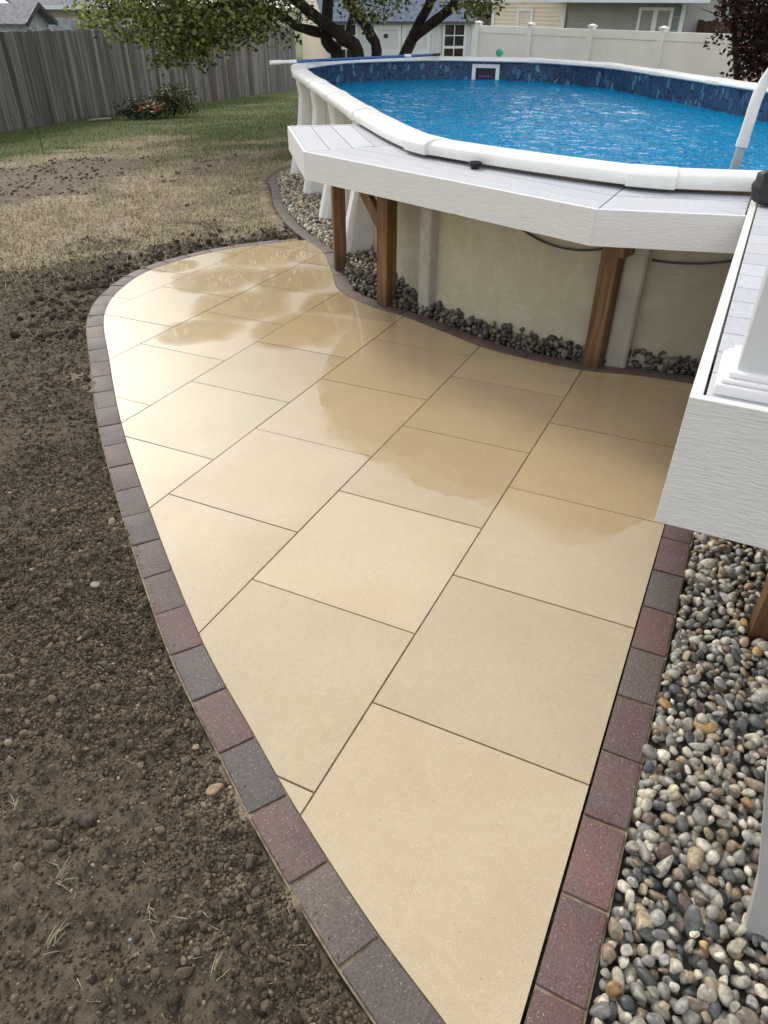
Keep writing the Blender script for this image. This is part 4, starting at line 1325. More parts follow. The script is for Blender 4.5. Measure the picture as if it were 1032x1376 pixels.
# ================================================================== WHITE VINYL FENCE AT THE BACK
vP = np.array([-7.36, 19.22]); vd = np.array([math.cos(R(-28.5)), math.sin(R(-28.5))]); vn_ = np.array([vd[1], -vd[0]])
vf = thing('vinyl_fence', 'white vinyl privacy fence with square capped posts behind the pool', 'fence', (vP[0], vP[1], float(zg(*vP))))
VT = 1.175
for i in range(0, 8):
    p = vP + vd * 1.83 * i
    z0 = float(zg(*p)) - 0.1
    po = MB().obox((p[0], p[1], (z0 + VT + 0.04) / 2), (*vd, 0), (*vn_, 0), (0, 0, 1), .063, .063, (VT + 0.04 - z0) / 2).build('post', MAT['vinyl'], vf, bevel=0.006)
    c_ = MB().obox((p[0], p[1], VT + 0.055), (*vd, 0), (*vn_, 0), (0, 0, 1), .075, .075, .014)
    c_.add([(p[0] + vd[0] * a * .07 + vn_[0] * b * .07, p[1] + vd[1] * a * .07 + vn_[1] * b * .07, VT + .07) for a, b in ((-1, -1), (1, -1), (1, 1), (-1, 1))] + [(p[0], p[1], VT + 0.10)], [(0, 1, 4), (1, 2, 4), (2, 3, 4), (3, 0, 4)])
    c_.build('post_cap', MAT['vinyl'], po)
    if i == 7:
        continue
    q = p + vd * 1.83
    a = p + vd * .063; b = q - vd * .063
    MB().bar((a[0], a[1], VT - 0.075), (b[0], b[1], VT - 0.075), 0.045, 0.15).build('top_rail', MAT['vinyl'], vf, bevel=0.005)
    za = float(zg(*a)); zb = float(zg(*b))
    MB().bar((a[0], a[1], za + 0.12), (b[0], b[1], zb + 0.12), 0.045, 0.15).build('bottom_rail', MAT['vinyl'], vf, bevel=0.005)
    # tongue and groove infill: one pressed sheet with grooves
    pn = MB(); w = np.linalg.norm(b - a); cnt = 24
    for j in range(cnt):
        u0 = w * j / cnt + 0.007; u1 = w * (j + 1) / cnt - 0.007
        m_ = a + vd * (u0 + u1) / 2
        pn.obox((m_[0], m_[1], (za + 0.19 + VT - 0.15) / 2), (*vd, 0), (*vn_, 0), (0, 0, 1), (u1 - u0) / 2, 0.011, (VT - 0.15 - za - 0.19) / 2)
    m_ = (a + b) / 2
    pn.obox((m_[0], m_[1], (za + 0.19 + VT - 0.15) / 2), (*vd, 0), (*vn_, 0), (0, 0, 1), w / 2, 0.006, (VT - 0.15 - za - 0.19) / 2)
    pn.build('infill_panel', MAT['vinyl'], vf)

# ================================================================== SHED BEHIND THE POOL
sFL = atD(436, 40, 22.5)[:2]; sFR = atD(638, 40, 23.7)[:2]
se = (sFR - sFL) / np.linalg.norm(sFR - sFL); sm = np.array([-se[1], se[0]])      # sm points away from the camera
if sm @ (sFL - CC[:2]) < 0:
    sm = -sm
so = -sm
sW = np.linalg.norm(sFR - sFL); sDp = 3.4
zb = float(zg(*sFL)) - 0.1
EZ = atD(520, 25, 23.0)[2]
shed = thing('garden_shed', 'white garden shed with blue-grey roof and double doors behind the dark tree', 'shed', (sFL[0], sFL[1], zb))
def wallbox(P, Q, nout, z0, z1, th):
    return [tuple(P), tuple(Q), tuple(Q - nout * th), tuple(P - nout * th)]
sBL = sFL + sm * sDp; sBR = sFR + sm * sDp
MB().prism(wallbox(sFL, sFR, so, 0, 0, .08), zb, EZ).build('front_wall', MAT['shed_wall'], shed)
apex = EZ + 1.0
def gable(P, Q, nout, name, mat):
    m_ = (P + Q) / 2; g_ = MB()
    V = []
    for o_ in (0, 0.08):
        for (pt_, z) in ((P, zb), (Q, zb), (Q, EZ), (m_, apex), (P, EZ)):
            w_ = pt_ - nout * o_; V.append((w_[0], w_[1], z))
    g_.add(V, [(0, 1, 2, 3, 4), (9, 8, 7, 6, 5)] + [(i, 5 + i, 5 + (i + 1) % 5, (i + 1) % 5) for i in range(5)])
    # vertical grooves of the panel siding
    L = np.linalg.norm(Q - P); dq = (Q - P) / L
    for j in range(1, 16):
        w_ = P + dq * L * j / 16 + nout * 0.004
        g_.obox((w_[0], w_[1], (zb + EZ) / 2), (*dq, 0), (*nout, 0), (0, 0, 1), L / 32 - 0.012, 0.006, (EZ - zb) / 2)
    return g_.build(name, mat, shed)
gable(sFL + sm * 0.081, sBL, -se, 'side_wall', MAT['cream'])  # sun warmth painted in: side walls cream, the shaded front bluish white
gable(sFR + sm * 0.081, sBR, se, 'side_wall', MAT['cream'])
MB().prism(wallbox(sBL, sBR, sm, 0, 0, .08), zb, EZ).build('back_wall', MAT['shed_wall'], shed)
def quad_slab(pts, th, name, mat, parent):
    a = [np.array(p, float) for p in pts]
    n_ = np.cross(a[1] - a[0], a[3] - a[0]); n_ /= np.linalg.norm(n_)
    if n_[2] < 0: n_ = -n_
    V = a + [p - n_ * th for p in a]
    return MB().add(V, [(0, 1, 2, 3), (7, 6, 5, 4)] + [(i, 4 + i, 4 + (i + 1) % 4, (i + 1) % 4) for i in range(4)]).build(name, mat, parent)
mL = (sFL + sBL) / 2; mR = (sFR + sBR) / 2
ov = 0.18; sl = (apex - EZ) / (sDp / 2)
def r3(p, z):
    return (p[0], p[1], z)
e0 = sFL - se * .05 + so * ov; e1 = sFR + se * .05 + so * ov
quad_slab([r3(e0, EZ - sl * ov + .05), r3(e1, EZ - sl * ov + .05), r3(mR + se * .05, apex + .05), r3(mL - se * .05, apex + .05)], 0.06, 'roof', MAT['roof_blue'], shed)
e0 = sBL - se * .05 + sm * ov; e1 = sBR + se * .05 + sm * ov
quad_slab([r3(e0, EZ - sl * ov + .05), r3(e1, EZ - sl * ov + .05), r3(mR + se * .05, apex + .05), r3(mL - se * .05, apex + .05)], 0.06, 'roof', MAT['roof_blue'], shed)
S3 = np.array([sFL[0], sFL[1], 0]); SN = np.array([so[0], so[1], 0])
def on_shed(px, py):
    q = onplane(px, py, S3, SN); return float((q[:2] - sFL) @ se), q[2]
def shed_box(u0, u1, z0, z1, d0, d1, name, mat, parent, bevel=0):
    c_ = sFL + se * (u0 + u1) / 2 + so * (d0 + d1) / 2
    return MB().obox((c_[0], c_[1], (z0 + z1) / 2), (*se, 0), (*so, 0), (0, 0, 1), (u1 - u0) / 2, (d1 - d0) / 2, (z1 - z0) / 2).build(name, mat, parent, bevel=bevel)
# vertical board lines of the wall, corner trims
u = 0.16
while u < sW - 0.1:
    shed_box(u - 0.06, u + 0.06, zb + .02, EZ - .14, 0, 0.008, 'wall_board', MAT['shed_wall'], shed)
    u += 0.135
for u0, u1 in ((-0.01, 0.09), (sW - 0.09, sW + 0.01)):
    shed_box(u0, u1, zb, EZ - .02, 0.009, 0.03, 'corner_trim', MAT['shed_trim'], shed)
shed_box(0.091, sW - 0.091, EZ - .13, EZ - 0.02, 0.009, 0.028, 'eave_trim', MAT['shed_trim'], shed)
def shed_window(pxa, pxb, pyt, pyb, hidden=0):
    u0, z1 = on_shed(pxa, pyt); u1, _ = on_shed(pxb, pyt); _, z0 = on_shed(pxa, pyb)
    z0 = z1 - 1.15
    z1 = min(z1, EZ - 0.135)
    w_ = shed_box(u0, u1, z0, z1, 0.029, 0.033, 'window', MAT['glass'], shed)
    f = 0.055
    for a in ((u0 - f, u0, z0 - f, z1), (u1, u1 + f, z0 - f, z1), (u0, u1, z0 - f, z0), (u0, u1, (z0 + z1) / 2 - .03, (z0 + z1) / 2 + .03)):
        shed_box(*a, 0.029, 0.05, 'frame', MAT['shed_trim'], w_)
    um = (u0 + u1) / 2
    for (za, zc) in ((z0, (z0 + z1) / 2 - .03), ((z0 + z1) / 2 + .03, z1)):
        shed_box(um - .012, um + .012, za, zc, 0.0335, 0.046, 'muntin', MAT['shed_trim'], w_)
        zm = (za + zc) / 2
        shed_box(u0, um - .012, zm - .012, zm + .012, 0.0335, 0.045, 'muntin', MAT['shed_trim'], w_)
        shed_box(um + .012, u1, zm - .012, zm + .012, 0.0335, 0.045, 'muntin', MAT['shed_trim'], w_)
shed_window(598, 624, 25, 76)
shed_window(450, 477, 25, 76)
for pa, pb in ((502, 538.6), (540, 578)):
    u0, z1 = on_shed(pa, 28); u1, _ = on_shed(pb, 28)
    z1 = min(z1, EZ - .135); z0 = zb + 0.1
    d_ = shed_box(u0, u1, z0, z1, 0.009, 0.03, 'door', MAT['shed_wall'], shed)
    t_ = 0.10
    zm = z1 - 0.62
    for a in ((u0, u0 + t_, z0, z1), (u1 - t_, u1, z0, z1), (u0 + t_, u1 - t_, z1 - t_, z1), (u0 + t_, u1 - t_, zm - .06, zm + .06), (u0 + t_, u1 - t_, z0, z0 + .12)):
        shed_box(*a, 0.0305, 0.045, 'door_trim', MAT['shed_trim'], d_)
    if pa == 502:
        ux, zx = on_shed(518, 48)
        shed_box(ux - .05, ux + .05, zx - .04, zx + .04, 0.0455, 0.07, 'latch', MAT['black'], d_)

# ================================================================== HOUSES
def siding(P, Q, nout, z0, z1, pitch=0.115, th=0.1):
    m_ = MB(); d = (Q - P); L = np.linalg.norm(d); d = d / L
    V = []; F = []
    zc = z0; rows = []
    while zc < z1:
        zt = min(zc + pitch, z1)
        rows.append((zc, 0.022)); rows.append((zt, 0.006)); zc = zt
    for (z, o_) in rows:
        for p in (P, Q):
            w_ = p + nout * o_; V.append((w_[0], w_[1], z))
    for i in range(len(rows) - 1):
        F.append((2 * i, 2 * i + 1, 2 * i + 3, 2 * i + 2))
    m_.add(V, F)
    m_.prism([tuple(P), tuple(Q), tuple(Q - nout * th), tuple(P - nout * th)], z0, z1)
    return m_
def outn(P, Q):
    d = Q - P; n_ = np.array([d[1], -d[0]]) / np.linalg.norm(d)
    return n_ if n_ @ (CC[:2] - P) > 0 else -n_
# -- cream and grey house behind the vinyl fence
hA = atD(664, 20, 31.0)[:2]; hB = atD(758, 20, 29.0)[:2]; hC = atD(918, 20, 28.2)[:2]
zh = float(zg(*hA)) - 0.1
house = thing('cream_house', 'single-storey house with cream and grey siding behind the white fence', 'house', (hA[0], hA[1], zh))
nAB = outn(hA, hB); nBC = outn(hB, hC)
Htop = 1.95
siding(hA, hB, nAB, zh, Htop).build('cream_wall', MAT['cream'], house)
hB2 = hB + (hC - hB) / np.linalg.norm(hC - hB) * 0.12
siding(hB2, hC, nBC, zh, Htop).build('grey_wall', MAT['grey_siding'], house)
MB().bar((hB[0] + nAB[0] * .03, hB[1] + nAB[1] * .03, zh), (hB[0] + nAB[0] * .03, hB[1] + nAB[1] * .03, Htop), 0.14, 0.14).build('corner_trim', MAT['white_trim'], house)
MB().bar((hA[0] + nAB[0] * .03, hA[1] + nAB[1] * .03, zh), (hA[0] + nAB[0] * .03, hA[1] + nAB[1] * .03, Htop), 0.10, 0.10).build('corner_trim', MAT['white_trim'], house)
MB().bar((hC[0] + nBC[0] * .03, hC[1] + nBC[1] * .03, zh), (hC[0] + nBC[0] * .03, hC[1] + nBC[1] * .03, Htop), 0.12, 0.12).build('corner_trim', MAT['white_trim'], house)
back = -(nAB + nBC) / np.linalg.norm(nAB + nBC)
hE = hC + back * 7; hF = hA + back * 7
MB().prism([tuple(hA + back * .25), tuple(hC + back * .25), tuple(hE), tuple(hF)], zh, Htop - 0.05).build('core', MAT['grey_siding'], house)
zG = atD(850, 5, 28.0)[2]
dBC = (hC - hB) / np.linalg.norm(hC - hB)
g0 = hB + nBC * 0.75 - dBC * 0.3; g1 = hC + nBC * 0.75 + dBC * 0.8
rf = quad_slab([(g0[0], g0[1], zG + .16), (g1[0], g1[1], zG + .16), (hE[0] + dBC[0] * .8, hE[1] + dBC[1] * .8, zG + 2.2), (hF[0], hF[1], zG + 2.2)], 0.10, 'roof', MAT['roof_grey'], house)
MB().bar((g0[0] + nBC[0] * .05, g0[1] + nBC[1] * .05, zG + .085), (g1[0] + nBC[0] * .05, g1[1] + nBC[1] * .05, zG + .085), 0.10, 0.13).build('gutter', MAT['gutter'], house, bevel=0.01)
dAB = (hB - hA) / np.linalg.norm(hB - hA)
g2_ = hA + nAB * 0.35 - dAB * 0.6; g3 = hB + nAB * 0.35 + dAB * 0.1
MB().bar((g2_[0], g2_[1], zG + .10), (g3[0], g3[1], zG + .14), 0.12, 0.14).build('rake_board', MAT['gutter'], house)
def wall_window(P, n_, d, px0, px1, py0, py1, parent, mat_pane, leaves=1, clipz=None, off=0.024):
    P3_ = np.array([P[0], P[1], 0]); N_ = np.array([n_[0], n_[1], 0])
    qa = onplane(px0, py0, P3_, N_); qb = onplane(px1, py0, P3_, N_); qc = onplane(px0, py1, P3_, N_)
    u0 = float((qa[:2] - P) @ d); u1 = float((qb[:2] - P) @ d); z1 = qa[2]; z0 = qc[2] - 0.5
    def bx(a0, a1, b0, b1, d0, d1, name, mat, par):
        c_ = P + d * (a0 + a1) / 2 + n_ * (d0 + d1) / 2
        return MB().obox((c_[0], c_[1], (b0 + b1) / 2), (*d, 0), (*n_, 0), (0, 0, 1), (a1 - a0) / 2, (d1 - d0) / 2, (b1 - b0) / 2).build(name, mat, par)
    w_ = bx(u0, u1, z0, z1, off, off + .008, 'window', mat_pane, parent)
    t_ = 0.085
    for a in ((u0 - t_, u0, z0, z1), (u1, u1 + t_, z0, z1), (u0 - t_, u1 + t_, z1, z1 + t_)):
        bx(*a, off, off + .05, 'frame', MAT['white_trim'], w_)
    if leaves == 2:
        um = (u0 + u1) / 2
        bx(um - .07, um + .07, z0, z1, off + .009, off + .045, 'mullion', MAT['white_trim'], w_)
    zz_ = z1 - 0.16
    while zz_ > z0:
        bx(u0, u1, zz_ - .012, zz_ + .012, off + .0085, off + .02, 'slat', mat_pane, w_); zz_ -= 0.16
wall_window(hA, nAB, dAB, 699.5, 715.5, 15, 40, house, MAT['cream'])
wall_window(hB, nBC, dBC, 863, 902, 14, 41, house, MAT['grey_siding'], 2)
# shingled strip by the far corner
sA = hC - dBC * 0.62; sB = hC - dBC * 0.10
siding(sA + nBC * .006, sB + nBC * .006, nBC, zh, Htop - .02, 0.16, 0.01).build('shingle_strip', MAT['blue_siding'], house)

# -- house further right, with dark shutter, and the brown fence before it
jA = atD(926, 20, 38)[:2]; jB = atD(1060, 20, 36)[:2]; nj = outn(jA, jB); dj = (jB - jA) / np.linalg.norm(jB - jA)
zj = float(zg(*jA)) - 0.1
h2 = thing('yellow_house', 'pale yellow sided house behind the brown fence at the upper right', 'house', (jA[0], jA[1], zj))
siding(jA, jB, nj, zj, 3.2, 0.15).build('wall', MAT['cream'], h2)
MB().prism([tuple(jA - nj * .2), tuple(jB - nj * .2), tuple(jB - nj * 6), tuple(jA - nj * 6)], zj, 3.15).build('core', MAT['cream'], h2)
MB().bar((*(jA - dj * .35), zj), (*(jA - dj * .35), 2.6), 0.7, 0.3).build('brick_chimney', MAT['brown_wood'], h2)
e0 = jA + nj * .5 - dj * .5; e1 = jB + nj * .5 + dj * .5; e2 = jB - nj * 3.2 + dj * .5; e3 = jA - nj * 3.2 - dj * .5
quad_slab([(*e0, 3.1), (*e1, 3.1), (*e2, 5.0), (*e3, 5.0)], .1, 'roof', MAT['roof_grey'], h2)
def board_fence(name, label, P, Q, top, mat, w=0.15, jitter=0.03):
    d = (Q - P); L = np.linalg.norm(d); d = d / L; n_ = outn(P, Q)
    z0 = float(zg(*((P + Q) / 2))) - 0.15
    f_ = thing(name, label, 'fence', (P[0], P[1], z0))
    bm_ = MB().box(-w / 2 + .005, w / 2 - .005, -.01, .01, 0, 1).build('board', mat, None)
    me = bm_.data; bpy.data.objects.remove(bm_)
    ang = math.atan2(d[1], d[0]); s_ = w / 2
    while s_ < L:
        q = P + d * s_; h = top - z0 + random.uniform(-jitter, jitter)
        piece('board', me, f_, Matrix.Translation((q[0], q[1], z0)) @ Matrix.Rotation(ang, 4, 'Z') @ Matrix.Diagonal((1, 1, h, 1)))
        s_ += w
    a = P - n_ * .03; b = Q - n_ * .03
    MB().bar((a[0], a[1], z0 + .4), (b[0], b[1], z0 + .4), .04, .09).build('rail', mat, f_)
    return f_, n_, d
board_fence('brown_fence', 'brown board fence seen between the grey house corner and the maroon tree', atD(914, 30, 30)[:2], atD(1050, 30, 28)[:2], atD(960, 28, 29)[2], MAT['brown_wood'])
board_fence('brown_fence', 'short stretch of brown fence between the garden shed and the cream house', atD(634, 30, 33)[:2], atD(668, 30, 33)[:2], atD(650, 24, 33)[2], MAT['brown_wood'])

# -- left: shed with skylight, pale fence, tan house
pf, pn_, pd_ = board_fence('pale_fence', 'pale blue-grey fence showing over the top of the dark left fence', atD(30, 30, 23.5)[:2], atD(190, 30, 25)[:2], atD(100, 24.5, 24)[2], MAT['pale_wood'], 0.16, 0.02)
gA = atD(30, 30, 21.5)[:2]; gB = atD(63, 26, 22.6)[:2]           # gable end of the small shed
gn = outn(gA, gB); gd = (gB - gA) / np.linalg.norm(gB - gA)
zs_ = float(zg(*gA)) - .2
ze = atD(30, 30, 21.5)[2]; zr = atD(44, 8, 22.0)[2]
hut = thing('small_shed', 'small grey-roofed shed with skylight beyond the left fence', 'shed', (gA[0], gA[1], zs_))
gm = (gA + gB) / 2; Ld = 6.0
hv_ = []
for o_ in (0.0, Ld):
    for (p_, z) in ((gA, zs_), (gB, zs_), (gB, ze), (gm, zr), (gA, ze)):
        w_ = p_ - gn * o_; hv_.append((w_[0], w_[1], z))
MB().add(hv_, [(0, 1, 2, 3, 4), (9, 8, 7, 6, 5)] + [(i, 5 + i, 5 + (i + 1) % 5, (i + 1) % 5) for i in range(5)]).build('wall', MAT['pale_wood'], hut)
for (e_, sgn) in ((gA, -1), (gB, 1)):
    sl_ = (zr - ze) / np.linalg.norm(gm - e_)
    ee = e_ + gd * sgn * 0.15; zee = ze - sl_ * 0.15
    a = ee + gn * .15; b = gm + gn * .15; c_ = gm - gn * (Ld + .1); d_ = ee - gn * (Ld + .1)
    rr_ = quad_slab([(*a, zee + .05), (*b, zr + .05), (*c_, zr + .05), (*d_, zee + .05)], .05, 'roof', MAT['roof_grey'], hut)
    MB().bar((a[0] + gn[0] * .02, a[1] + gn[1] * .02, zee + .03), (b[0] + gn[0] * .02, b[1] + gn[1] * .02, zr + .03), .03, .10).build('rake_trim', MAT['wire'], hut)
    if sgn < 0:
        # dome skylight on the near slope
        m0 = (ee + gm) / 2 - gn * 1.6; zmm = (zee + zr) / 2 + .08
        nrm = np.array([-gd[0] * (zr - zee), -gd[1] * (zr - zee), np.linalg.norm(gm - ee)]); nrm /= np.linalg.norm(nrm)
        u_ = np.array([gn[0], gn[1], 0]); v_ = np.cross(nrm, u_)
        dv = I2[0].copy(); dv[:, 2] = np.maximum(dv[:, 2], -0.05)
        W_ = np.array([m0[0], m0[1], zmm]) + dv[:, :1] * u_ * .55 + dv[:, 1:2] * v_ * .35 + dv[:, 2:3] * nrm * .16
        MB().add(W_, [tuple(int(q) for q in f) for f in I2[1]]).build('skylight', MAT['skylight'], rr_, True)
tA = atD(20, 10, 34)[:2]; tB = atD(124, 18, 36)[:2]; tn = outn(tA, tB); td = (tB - tA) / np.linalg.norm(tB - tA)
zt_ = float(zg(*tA)) - .2
h3 = thing('tan_house', 'tan sided house with white gutter behind the small shed at the upper left', 'house', (tA[0], tA[1], zt_))
zgut = atD(90, 12, 35)[2]
siding(tA, tB, tn, zt_, zgut + .1, 0.2).build('wall', MAT['tan_siding'], h3)
MB().prism([tuple(tA - tn * .2), tuple(tB - tn * .2), tuple(tB - tn * 7), tuple(tA - tn * 7)], zt_, zgut).build('core', MAT['tan_siding'], h3)
MB().bar((*(tB + tn * .03), zt_), (*(tB + tn * .03), zgut), .14, .14).build('corner_trim', MAT['white_trim'], h3)
a = tA + tn * .45 - td * .3; b = tB + tn * .45 + td * .4
MB().bar((*a, zgut + .06), (*b, zgut + .06), .12, .14).build('gutter', MAT['gutter'], h3)
quad_slab([(*a, zgut + .14), (*b, zgut + .14), (*(tB - tn * 3.5 + td * .4), zgut + 1.7), (*(tA - tn * 3.5 - td * .3), zgut + 1.7)], .08, 'roof', MAT['roof_grey'], h3)

# ================================================================== TREES AND SHRUBS
def leaves(centres, spread, size, cols, flat=0.35):
    """one small folded leaf per centre"""
    n = len(centres)
    P = centres + rng.normal(size=(n, 3)) * spread
    u = rng.normal(size=(n, 3)); u[:, 2] = u[:, 2] * 0.5 - 0.35; u /= np.linalg.norm(u, axis=1, keepdims=True)
    r_ = rng.normal(size=(n, 3)); r_[:, 2] += 0.8
    v = np.cross(r_, u); v /= np.linalg.norm(v, axis=1, keepdims=True)
    w = np.cross(u, v)
    s = size * rng.uniform(0.65, 1.25, (n, 1))
    a = P; b = P + u * s * .45 + v * s * .34 + w * s * .06; c = P + u * s; d = P + u * s * .45 - v * s * .34 + w * s * .06
    V = np.stack([a, b, c, d], 1).reshape(-1, 3)
    F = np.arange(4 * n).reshape(n, 4)
    C = cols[rng.integers(0, len(cols), n)] * rng.uniform(0.7, 1.3, (n, 1))
    return V, F, np.repeat(C, 4, 0)
def limb(mb, pts, r0, r1, n=8, wob=0.02, step=0.12):
    p, s = spline(pts, step)
    m = len(p)
    p = p + rng.normal(size=p.shape) * wob * np.linspace(0, 1, m)[:, None] * 0.5
    rad = [r0 + (r1 - r0) * (i / (m - 1)) ** 0.8 for i in range(m)]
    rad = [q * random.uniform(0.94, 1.07) for q in rad]
    mb.tube(p, rad, n)
    return p
def XYZ(px, py, D):
    return tuple(atD(px, py, D))
TD = 15.0
tb = atD(480, 60, TD)[:2]; tz0 = float(zg(*tb)) - 0.1
tree = thing('multi_stem_tree', 'dark multi-stemmed tree leaning over the far end of the pool', 'tree', (tb[0], tb[1], tz0))
tm = MB()
base = (tb[0], tb[1], tz0)
def off(dx): return (tb[0] + dx * .88, tb[1] + dx * .45, tz0)
A_ = limb(tm, [off(-.2), XYZ(453, 74, 15), XYZ(441, 60, 14.9), XYZ(438, 44, 14.8), XYZ(439, 23, 14.8), XYZ(441, 0, 14.8), XYZ(446, -60, 14.9), XYZ(455, -180, 15.2)], .16, .05)
B_ = limb(tm, [off(-.05), XYZ(481, 74, 14.8), XYZ(461, 51, 14.6), XYZ(447, 39, 14.5), XYZ(428, 25, 14.4), XYZ(411, 11, 14.2), XYZ(393, -4, 14), XYZ(350, -50, 13.6), XYZ(300, -130, 13)], .16, .04)
C_ = limb(tm, [off(.1), XYZ(506, 74, 15.1), XYZ(499, 51, 15.1), XYZ(490, 31, 15.2), XYZ(478, 17, 15.3), XYZ(468, 3, 15.4), XYZ(455, -40, 15.6), XYZ(470, -160, 16)], .13, .04)
D_ = limb(tm, [off(.3), XYZ(545, 72, 15.2), XYZ(553, 54, 15.2), XYZ(557, 45, 15.2), XYZ(565, 28, 15.2), XYZ(577, 3, 15.2), XYZ(592, -40, 15.2), XYZ(620, -160, 15.4)], .14, .045)
E_ = limb(tm, [XYZ(554, 50, 15.2), XYZ(570, 39, 15.1), XYZ(587, 26, 15), XYZ(605, 11, 14.9), XYZ(613, -3, 14.8), XYZ(640, -60, 14.6), XYZ(690, -140, 14.4)], .10, .035)
limb(tm, [XYZ(604, 12, 14.9), XYZ(616, 10, 14.8), XYZ(629, 3, 14.7), XYZ(650, -12, 14.6)], .045, .02)
H_ = limb(tm, [XYZ(438, 46, 14.8), XYZ(427, 43, 14.7), XYZ(411, 39, 14.5), XYZ(396, 34, 14.3), XYZ(385, 24, 14.1), XYZ(368, 14, 13.8), XYZ(330, 4, 13.4), XYZ(280, 8, 13.0), XYZ(230, 22, 12.8)], .085, .02)
limb(tm, [XYZ(394, 32, 14.3), XYZ(382, 27, 14.2), XYZ(370, 24, 14)], .04, .015)
limb(tm, [XYZ(464, 55, 14.7), XYZ(470, 30, 14.9), XYZ(474, 8, 15), XYZ(480, -30, 15.2)], .05, .03)
for (s_, e_) in (((330, 4, 13.4), (300, 40, 13.0)), ((280, 8, 13.0), (250, 60, 12.6)), ((250, 14, 12.9), (215, 50, 12.5)), ((300, 6, 13.2), (340, 30, 13.4)), ((245, 18, 12.8), (180, 20, 12.7))):
    m_ = [(s_[i] + e_[i]) / 2 for i in range(3)]; m_[1] -= 6
    limb(tm, [XYZ(*s_), XYZ(*m_), XYZ(*e_)], .022, .006, 5)
tm.build('trunk', MAT['bark'], tree, True)
GREENS = np.array([(0.06, 0.09, 0.022), (0.11, 0.15, 0.032), (0.18, 0.215, 0.05), (0.27, 0.29, 0.08), (0.03, 0.048, 0.014), (0.40, 0.40, 0.14)])
cl = []
def cluster(c, n, sp):
    cl.append(np.array(c)[None] + np.clip(rng.normal(size=(n, 3)), -1.75, 1.75) * np.array(sp))
# drooping bough on the left
for (px, py, D, n_, sp) in [(205, 8, 12.9, 520, (.42, .42, .13)), (250, 22, 12.8, 900, (.45, .42, .18)), (290, 20, 13.1, 800, (.45, .42, .16)), (330, 12, 13.4, 560, (.40, .40, .14)), (225, 45, 12.6, 460, (.27, .3, .13)), (262, 48, 12.7, 700, (.33, .3, .14)), (300, 46, 13.0, 360, (.30, .3, .10)), (240, 70, 12.5, 230, (.17, .2, .09)), (215, 80, 12.5, 80, (.10, .12, .06)), (262, 74, 12.6, 110, (.13, .12, .07)), (170, 10, 12.9, 260, (.28, .3, .09)), (182, 42, 12.7, 150, (.22, .2, .08)), (160, 46, 12.8, 60, (.16, .16, .05)), (345, 32, 13.3, 180, (.18, .2, .09)), (280, 84, 12.7, 24, (.15, .15, .05)), (370, 8, 13.7, 200, (.20, .3, .07)), (140, 4, 13, 120, (.2, .3, .06)), (352, 50, 13.2, 26, (.10, .1, .05)), (383, 50, 13.9, 40, (.05, .1, .09))]:
    cluster(XYZ(px, py, D), int(n_ * 1.2), sp)
# sprays over the shed
for (px, py, D, n_, sp) in [(490, 10, 14.2, 130, (.22, .3, .10)), (515, 8, 14.2, 130, (.22, .3, .09)), (508, 22, 14.2, 60, (.13, .2, .05)), (470, 6, 14.2, 60, (.12, .2, .06)), (550, 2, 14.4, 70, (.25, .3, .05)), (600, 3, 14.5, 50, (.2, .3, .05)), (640, 6, 14.4, 260, (.20, .3, .10)), (655, 2, 14.4, 160, (.14, .3, .07)), (634, 18, 14.4, 40, (.08, .1, .06)), (486, 31, 14.8, 26, (.05, .05, .05)), (497, 40, 14.8, 12, (.06, .05, .04)), (420, 30, 14.3, 24, (.07, .1, .05))]:
    cluster(XYZ(px, py, D), n_, sp)
# the crown above
for q in range(560):
    a = rng.uniform(0, 2 * math.pi); rr_ = 4.7 * math.sqrt(rng.random()); h = rng.random()
    cx_ = tb[0] + rr_ * math.cos(a) * (1 - .45 * h) - 0.6; cy_ = tb[1] + rr_ * math.sin(a) * (1 - .45 * h) - 0.2
    cz_ = 2.35 + 2.75 * h
    cluster((cx_, cy_, cz_), 95, (.42, .42, .24))
pts = np.vstack(cl)
V, F, C = leaves(pts, 0.03, 0.072, GREENS)
nc = 7000  # oversized dark leaves added inside the crown to block light in puddle reflections
ac = rng.uniform(0, 2 * math.pi, nc); rc = 4.3 * np.sqrt(rng.random(nc)); hc = rng.random(nc)
core = np.column_stack([tb[0] - .6 + rc * np.cos(ac) * (1 - .45 * hc), tb[1] - .2 + rc * np.sin(ac) * (1 - .45 * hc), 2.45 + 2.3 * hc])
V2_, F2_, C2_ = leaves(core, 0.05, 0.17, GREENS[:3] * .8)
F = np.vstack([F, F2_ + len(V)]); V = np.vstack([V, V2_]); C = np.vstack([C, C2_])
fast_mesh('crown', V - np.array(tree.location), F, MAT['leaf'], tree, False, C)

# maroon tree on the right
MAROON = np.array([(0.018, 0.010, 0.009), (0.040, 0.014, 0.014), (0.07, 0.022, 0.018), (0.022, 0.026, 0.012), (0.012, 0.012, 0.010), (0.10, 0.035, 0.02)])
pb = atD(991, 100, 14.0)[:2]; pz = float(zg(*pb)) - .1
ptree = thing('maroon_tree', 'slim tree with dark maroon leaves at the upper right behind the pool', 'tree', (pb[0], pb[1], pz))
tm = MB()
limb(tm, [(pb[0], pb[1], pz), XYZ(989, 110, 14), XYZ(988, 60, 14), XYZ(987, 20, 14), XYZ(985, -30, 14), XYZ(990, -140, 14)], .055, .03, 7)
for e_ in ((1010, 30), (1025, 80), (1020, 5), (960, 10), (940, 12), (1030, 50), (1000, 75)):
    limb(tm, [XYZ(988, min(100, e_[1] + 25), 14), XYZ((988 + e_[0]) / 2, e_[1] + 8, 14), XYZ(e_[0], e_[1], 13.9)], .014, .004, 5)
tm.build('trunk', MAT['bark'], ptree, True)
cl = []
